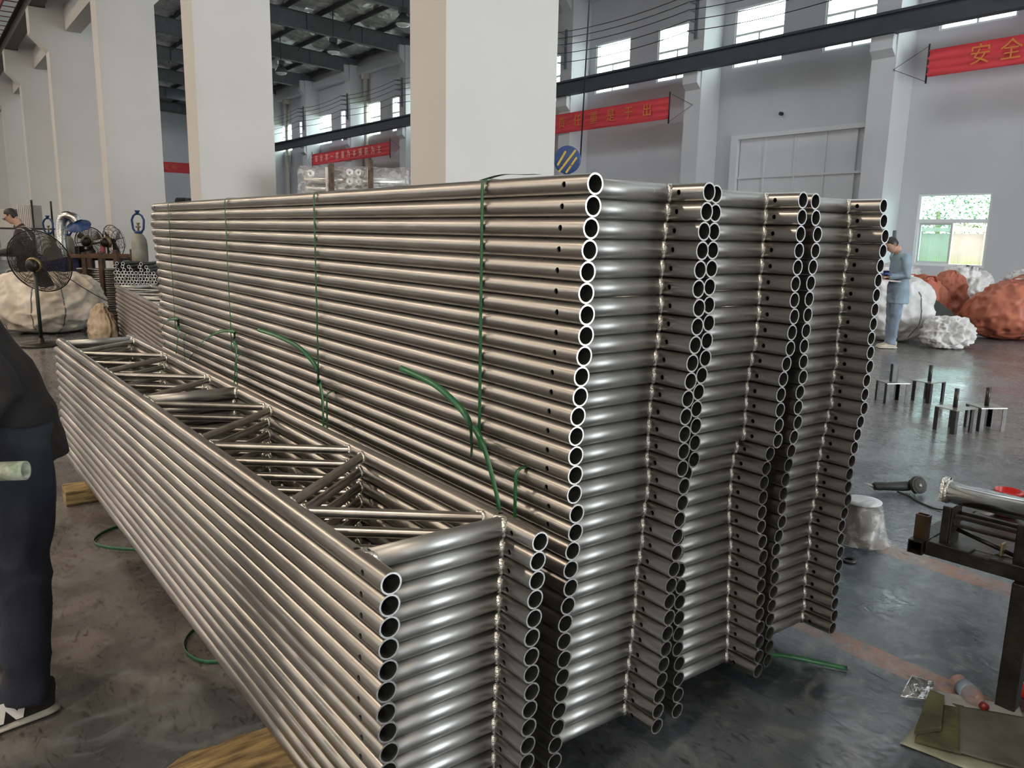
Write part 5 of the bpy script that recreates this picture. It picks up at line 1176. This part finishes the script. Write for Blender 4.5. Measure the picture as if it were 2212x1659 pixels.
tb('cradle_bar', .06, .075, -.86, -.125, .545, .56); tb('cradle_bar', .06, .075, -.86, -.125, .515, .528); tb('cradle_bar', .115, .13, -.86, -.125, .545, .56)
bm = new_bm(); add_cyl(bm, (.09, -.13, .56), (.09, -.34, .515), .008, 6); obj('brace', bm, DARKST, wt)
tb('stop_plate', .055, .095, -.285, -.277, .456, .50, BRASS)
bt_ = thing('flanged_tube', 'thick shiny silver tube with flange plate resting on the welding table', 'tube', (2.755, 1.295, .06), radians(5.5))
bm = new_bm(); add_tube(bm, (.098, -.085, .624), (.098, -1.2, .624), .0375, .034, 36, 0, 0); obj('tube', bm, mat('polished_aluminium', (0.72, 0.73, 0.72), 0.20, 1.0, var=0.12, scale=8, rvar=.05), bt_)
bm = new_bm(); pts = []
for k in range(28):
    a_ = 2 * pi * k / 28; r_ = .056 / max(abs(cos(a_)) ** 1.2 + abs(sin(a_)) ** 1.2, .01) ** .75; pts.append((r_ * cos(a_ + .6), r_ * sin(a_ + .6)))
ngon_prism(bm, pts, Matrix.Translation((.098, -.070, .630)) @ Matrix.Rotation(radians(90), 4, 'X'), .010); o = obj('flange', bm, WELD, bt_)
for a_ in (.75, 2.2):
    bm = new_bm(); add_cyl(bm, (.098 + .044 * cos(a_ + .2), -.0812, .630 + .044 * sin(a_ + .2)), (.098 + .044 * cos(a_ + .2), -.0688, .630 + .044 * sin(a_ + .2)), .0055, 10); obj('bolt_hole', bm, BLACK, bt_)
bm = new_bm(); add_tube(bm, (.098, -.080, .624), (.098, -.090, .624), .0415, .034, 36, 0, 0); obj('weld_bead', bm, WELD, bt_)
pot = thing('red_pot', 'translucent red plastic pot on the welding table behind the shiny tube', 'pot', (3.33, 1.20, 0.509), 0)
redp = mat('red_plastic', (0.60, 0.03, 0.025), 0.25, var=0.1); 
bm = new_bm(); add_lathe(bm, [(.036, 0), (.045, .02), (.047, .085), (.050, .09), (.050, .10), (.045, .10), (.042, .02), (.001, .012)], 28); obj('cup', bm, redp, pot)
bm = new_bm(); 
for z in (.03, .05, .07): add_lathe(bm, [(.0455, z - .003), (.0485, z), (.0455, z + .003)], 28)
obj('ribs', bm, redp, pot)
bag('crumpled milky plastic bag on the welding table beside the red pot', 0, 0, .085, .075, .12, 0, 7.7, mat('milky_pink_plastic', (0.62, 0.55, 0.53), 0.3, var=0.15, scale=10), folds=.035, nu=48, nv=28, fs=20, name='plastic_bag', group=None).location = (3.41, 1.02, 0.509)
bag('clear crumpled plastic sheet on the table left of the red pot', 0, 0, .04, .035, .09, 0, 3.1, FILM, folds=.02, nu=40, nv=20, fs=25, name='plastic_bag', group=None).location = (3.27, 1.25, 0.509)
gt = thing('chain_mat', 'brown metal grid mat at the far side of the welding table', 'mat', (3.46, 1.16, 0.508), .1)
bm = new_bm(); add_box(bm, 0, .012, -.2, .1, 0, .012); m1 = mesh_of(bm, 'grid_bar', RUST); bm = new_bm(); add_box(bm, 0, .16, 0, .012, .002, .010); m2 = mesh_of(bm, 'grid_bar', RUST)
for k in range(6): put('grid_bar', m1, gt, (.03 * k, 0, 0))
for k in range(10): put('grid_bar', m2, gt, (0, -.2 + .032 * k, 0))

# ------------------------------------------------------------------ litter in the lower right corner
def sheet(label, poly, z0, th, mt, seed, amp=.004, name='card_sheet', cat='sheet', group=None, tilt=None):
    """crumpled flat sheet: polygon corners (x, y) in metres, bilinear patch"""
    a, b, c, d = [Vector(p).to_3d() if len(p) == 2 else Vector(p) for p in poly]; bm = new_bm(); n_ = 26; V = []
    for s_ in (0, 1):
        L_ = []
        for i in range(n_ + 1):
            for j in range(n_ + 1):
                u, v_ = i / n_, j / n_; p = (a * (1 - u) + b * u) * (1 - v_) + (d * (1 - u) + c * u) * v_
                h = amp * (1.2 + noise.noise(Vector((p.x * 9, p.y * 9, seed))) * 1.3 + 0.5 * noise.noise(Vector((p.x * 30, p.y * 30, seed))))
                L_.append(bm.verts.new((p.x, p.y, z0 + p.z + max(0, h) + s_ * th)))
        V.append(L_)
    for i in range(n_):
        for j in range(n_):
            k = i * (n_ + 1) + j
            for s_ in (0, 1): bm.faces.new([V[s_][k], V[s_][k + 1], V[s_][k + n_ + 2], V[s_][k + n_ + 1]]).smooth = True
    for i in range(n_):
        for e in ((i * (n_ + 1), (i + 1) * (n_ + 1)), (i * (n_ + 1) + n_, (i + 1) * (n_ + 1) + n_), (i, i + 1), (n_ * (n_ + 1) + i, n_ * (n_ + 1) + i + 1)): bm.faces.new([V[0][e[0]], V[0][e[1]], V[1][e[1]], V[1][e[0]]])
    return tag(obj(name, bm, mt), label, cat, group)
GREYC = mat('soiled_grey_board', (0.15, 0.145, 0.13), 0.8, scale=7, col2=(0.065, 0.062, 0.052), bump=.2); OLIVE = mat('soiled_olive_cloth', (0.13, 0.125, 0.055), 0.85, scale=9, col2=(0.055, 0.055, 0.028), bump=.3)
WHTC = mat('grimy_pale_sheet', (0.36, 0.38, 0.33), 0.7, scale=9, col2=(0.20, 0.22, 0.13), bump=.2)
sheet('grimy pale sheet lowest in the litter pile at the lower right corner', [(2.335, 1.045), (2.74, 1.10), (2.90, .74), (2.44, .62)], .001, .002, WHTC, 2, .003)
sheet('folded olive cloth on top of the pale sheet, lower right corner', [(2.365, 1.015), (2.66, 1.10), (2.685, 1.01), (2.42, .90)], .007, .006, OLIVE, 5, .007, 'folded_cloth', 'cloth')
sheet('rolled edge of olive cloth at the left of the litter pile', [(2.39, 1.03), (2.665, 1.115), (2.675, 1.07), (2.47, .985)], .018, .012, OLIVE, 9, .006, 'cloth_roll', 'cloth')
sheet('large soiled grey board over the litter at the lower right corner', [(2.42, .905), (2.675, 1.02), (2.83, .80), (2.53, .66)], .016, .003, GREYC, 6, .003, 'grey_board', 'board')
sheet('pale paper strip sticking out behind the grey board', [(2.63, 1.07), (2.71, 1.12), (2.84, .90), (2.79, .87)], .012, .001, mat('pale_grey_paper', (0.42, 0.44, 0.44), 0.7, var=.3, scale=8), 7, .005, 'paper_strip', 'paper')
sheet('bright crumpled foil piece at the tip of the litter pile', [(2.575, 1.17, 0), (2.675, 1.185, .035), (2.72, 1.125, .03), (2.63, 1.09, .005)], .006, .0008, mat('crumpled_bright_foil', (0.75, 0.78, 0.78), .3, .9, var=.3, scale=30, bump=.6), 8, .008, 'foil_piece', 'foil')
bt = thing('plastic_bottle', 'clear pinkish plastic bottle lying by the table leg', 'bottle', (2.765, 1.03, .033), 0)
bd = Vector((-.085, -.13, 0.0)).normalized(); Mb = Matrix.Translation((0.04, .062, .0)) @ bd.to_track_quat('Z', 'Y').to_matrix().to_4x4()
PET = film_mat('pinkish_clear_pet', (0.55, 0.36, 0.33), .72, .08)
bm = new_bm(); add_lathe(bm, [(.001, .004), (.026, 0), (.031, .008)] + [(.031 - .003 * (k % 2), .014 + .007 * k) for k in range(12)] + [(.031, .10), (.028, .118), (.016, .138), (.012, .146), (.012, .158)], 24, Mb); obj('bottle_wall', bm, PET, bt)
bm = new_bm(); add_lathe(bm, [(.0135, .146), (.0135, .162), (.001, .162)], 16, Mb); obj('neck_ring', bm, mat('dark_red_plastic', (0.20, 0.02, 0.015), .3, var=.2), bt)
bm = new_bm(); add_lathe(bm, [(.0316, .04), (.0316, .075)], 24, Mb); obj('label', bm, mat('grey_blue_bottle_label', (0.25, 0.32, 0.38), .4, var=.2), bt)
rb_ = thing('red_bottle', 'bright red bottle with blue and white label standing behind the table leg', 'bottle', (2.985, .955, 0), 0)
bm = new_bm(); add_lathe(bm, [(.045, 0), (.048, .008), (.048, .13), (.040, .165), (.022, .19), (.014, .2), (.014, .22)], 28); obj('bottle_wall', bm, mat('bright_red_gloss', (0.78, .035, .015), .25, var=.1), rb_)
bm = new_bm(); add_lathe(bm, [(.0486, .055), (.0486, .115)], 28); obj('label', bm, mat('white_label', (0.75, .75, .76), .5, var=.03), rb_)
bm = new_bm(); vs = []
for k in range(7):
    a_ = radians(190 + 14 * k); vs.append([bm.verts.new((.0492 * cos(a_), .0492 * sin(a_), z)) for z in (.062, .108)])
for k in range(6): bm.faces.new([vs[k][0], vs[k + 1][0], vs[k + 1][1], vs[k][1]])
obj('label_patch', bm, mat('blue_label_print', (0.02, .07, .35), .5, var=.05), rb_)
bm = new_bm(); add_cyl(bm, (0, 0, .22), (0, 0, .245), .018, 16); obj('cap', bm, mat('bright_red_gloss', (1, 0, 0)), rb_)
for k, (p, q, w_) in enumerate((((2.77, .835, .11), (2.90, .78, .135), .05), ((2.78, .81, .085), (2.89, .74, .10), .035), ((2.785, .825, .02), (2.775, .835, .10), .016))):
    bm = new_bm(); p, q = Vector(p), Vector(q); add_ribbon(bm, [p, p.lerp(q, .5) + Vector((0, 0, .004)), q], (0.35, 0.6, -.5), w_, .006)
    tag(obj('wood_chip', bm, mat('pale_splintered_wood', (0.48, 0.42, 0.28), .8, var=.3, scale=12)), ('upper broad pale wood chip', 'lower pale wood chip', 'thin upright wood splinter')[k] + ' in the litter at the right edge', 'wood', 'splintered wood in the litter')

if TMPS is not None: bpy.data.scenes.remove(TMPS)
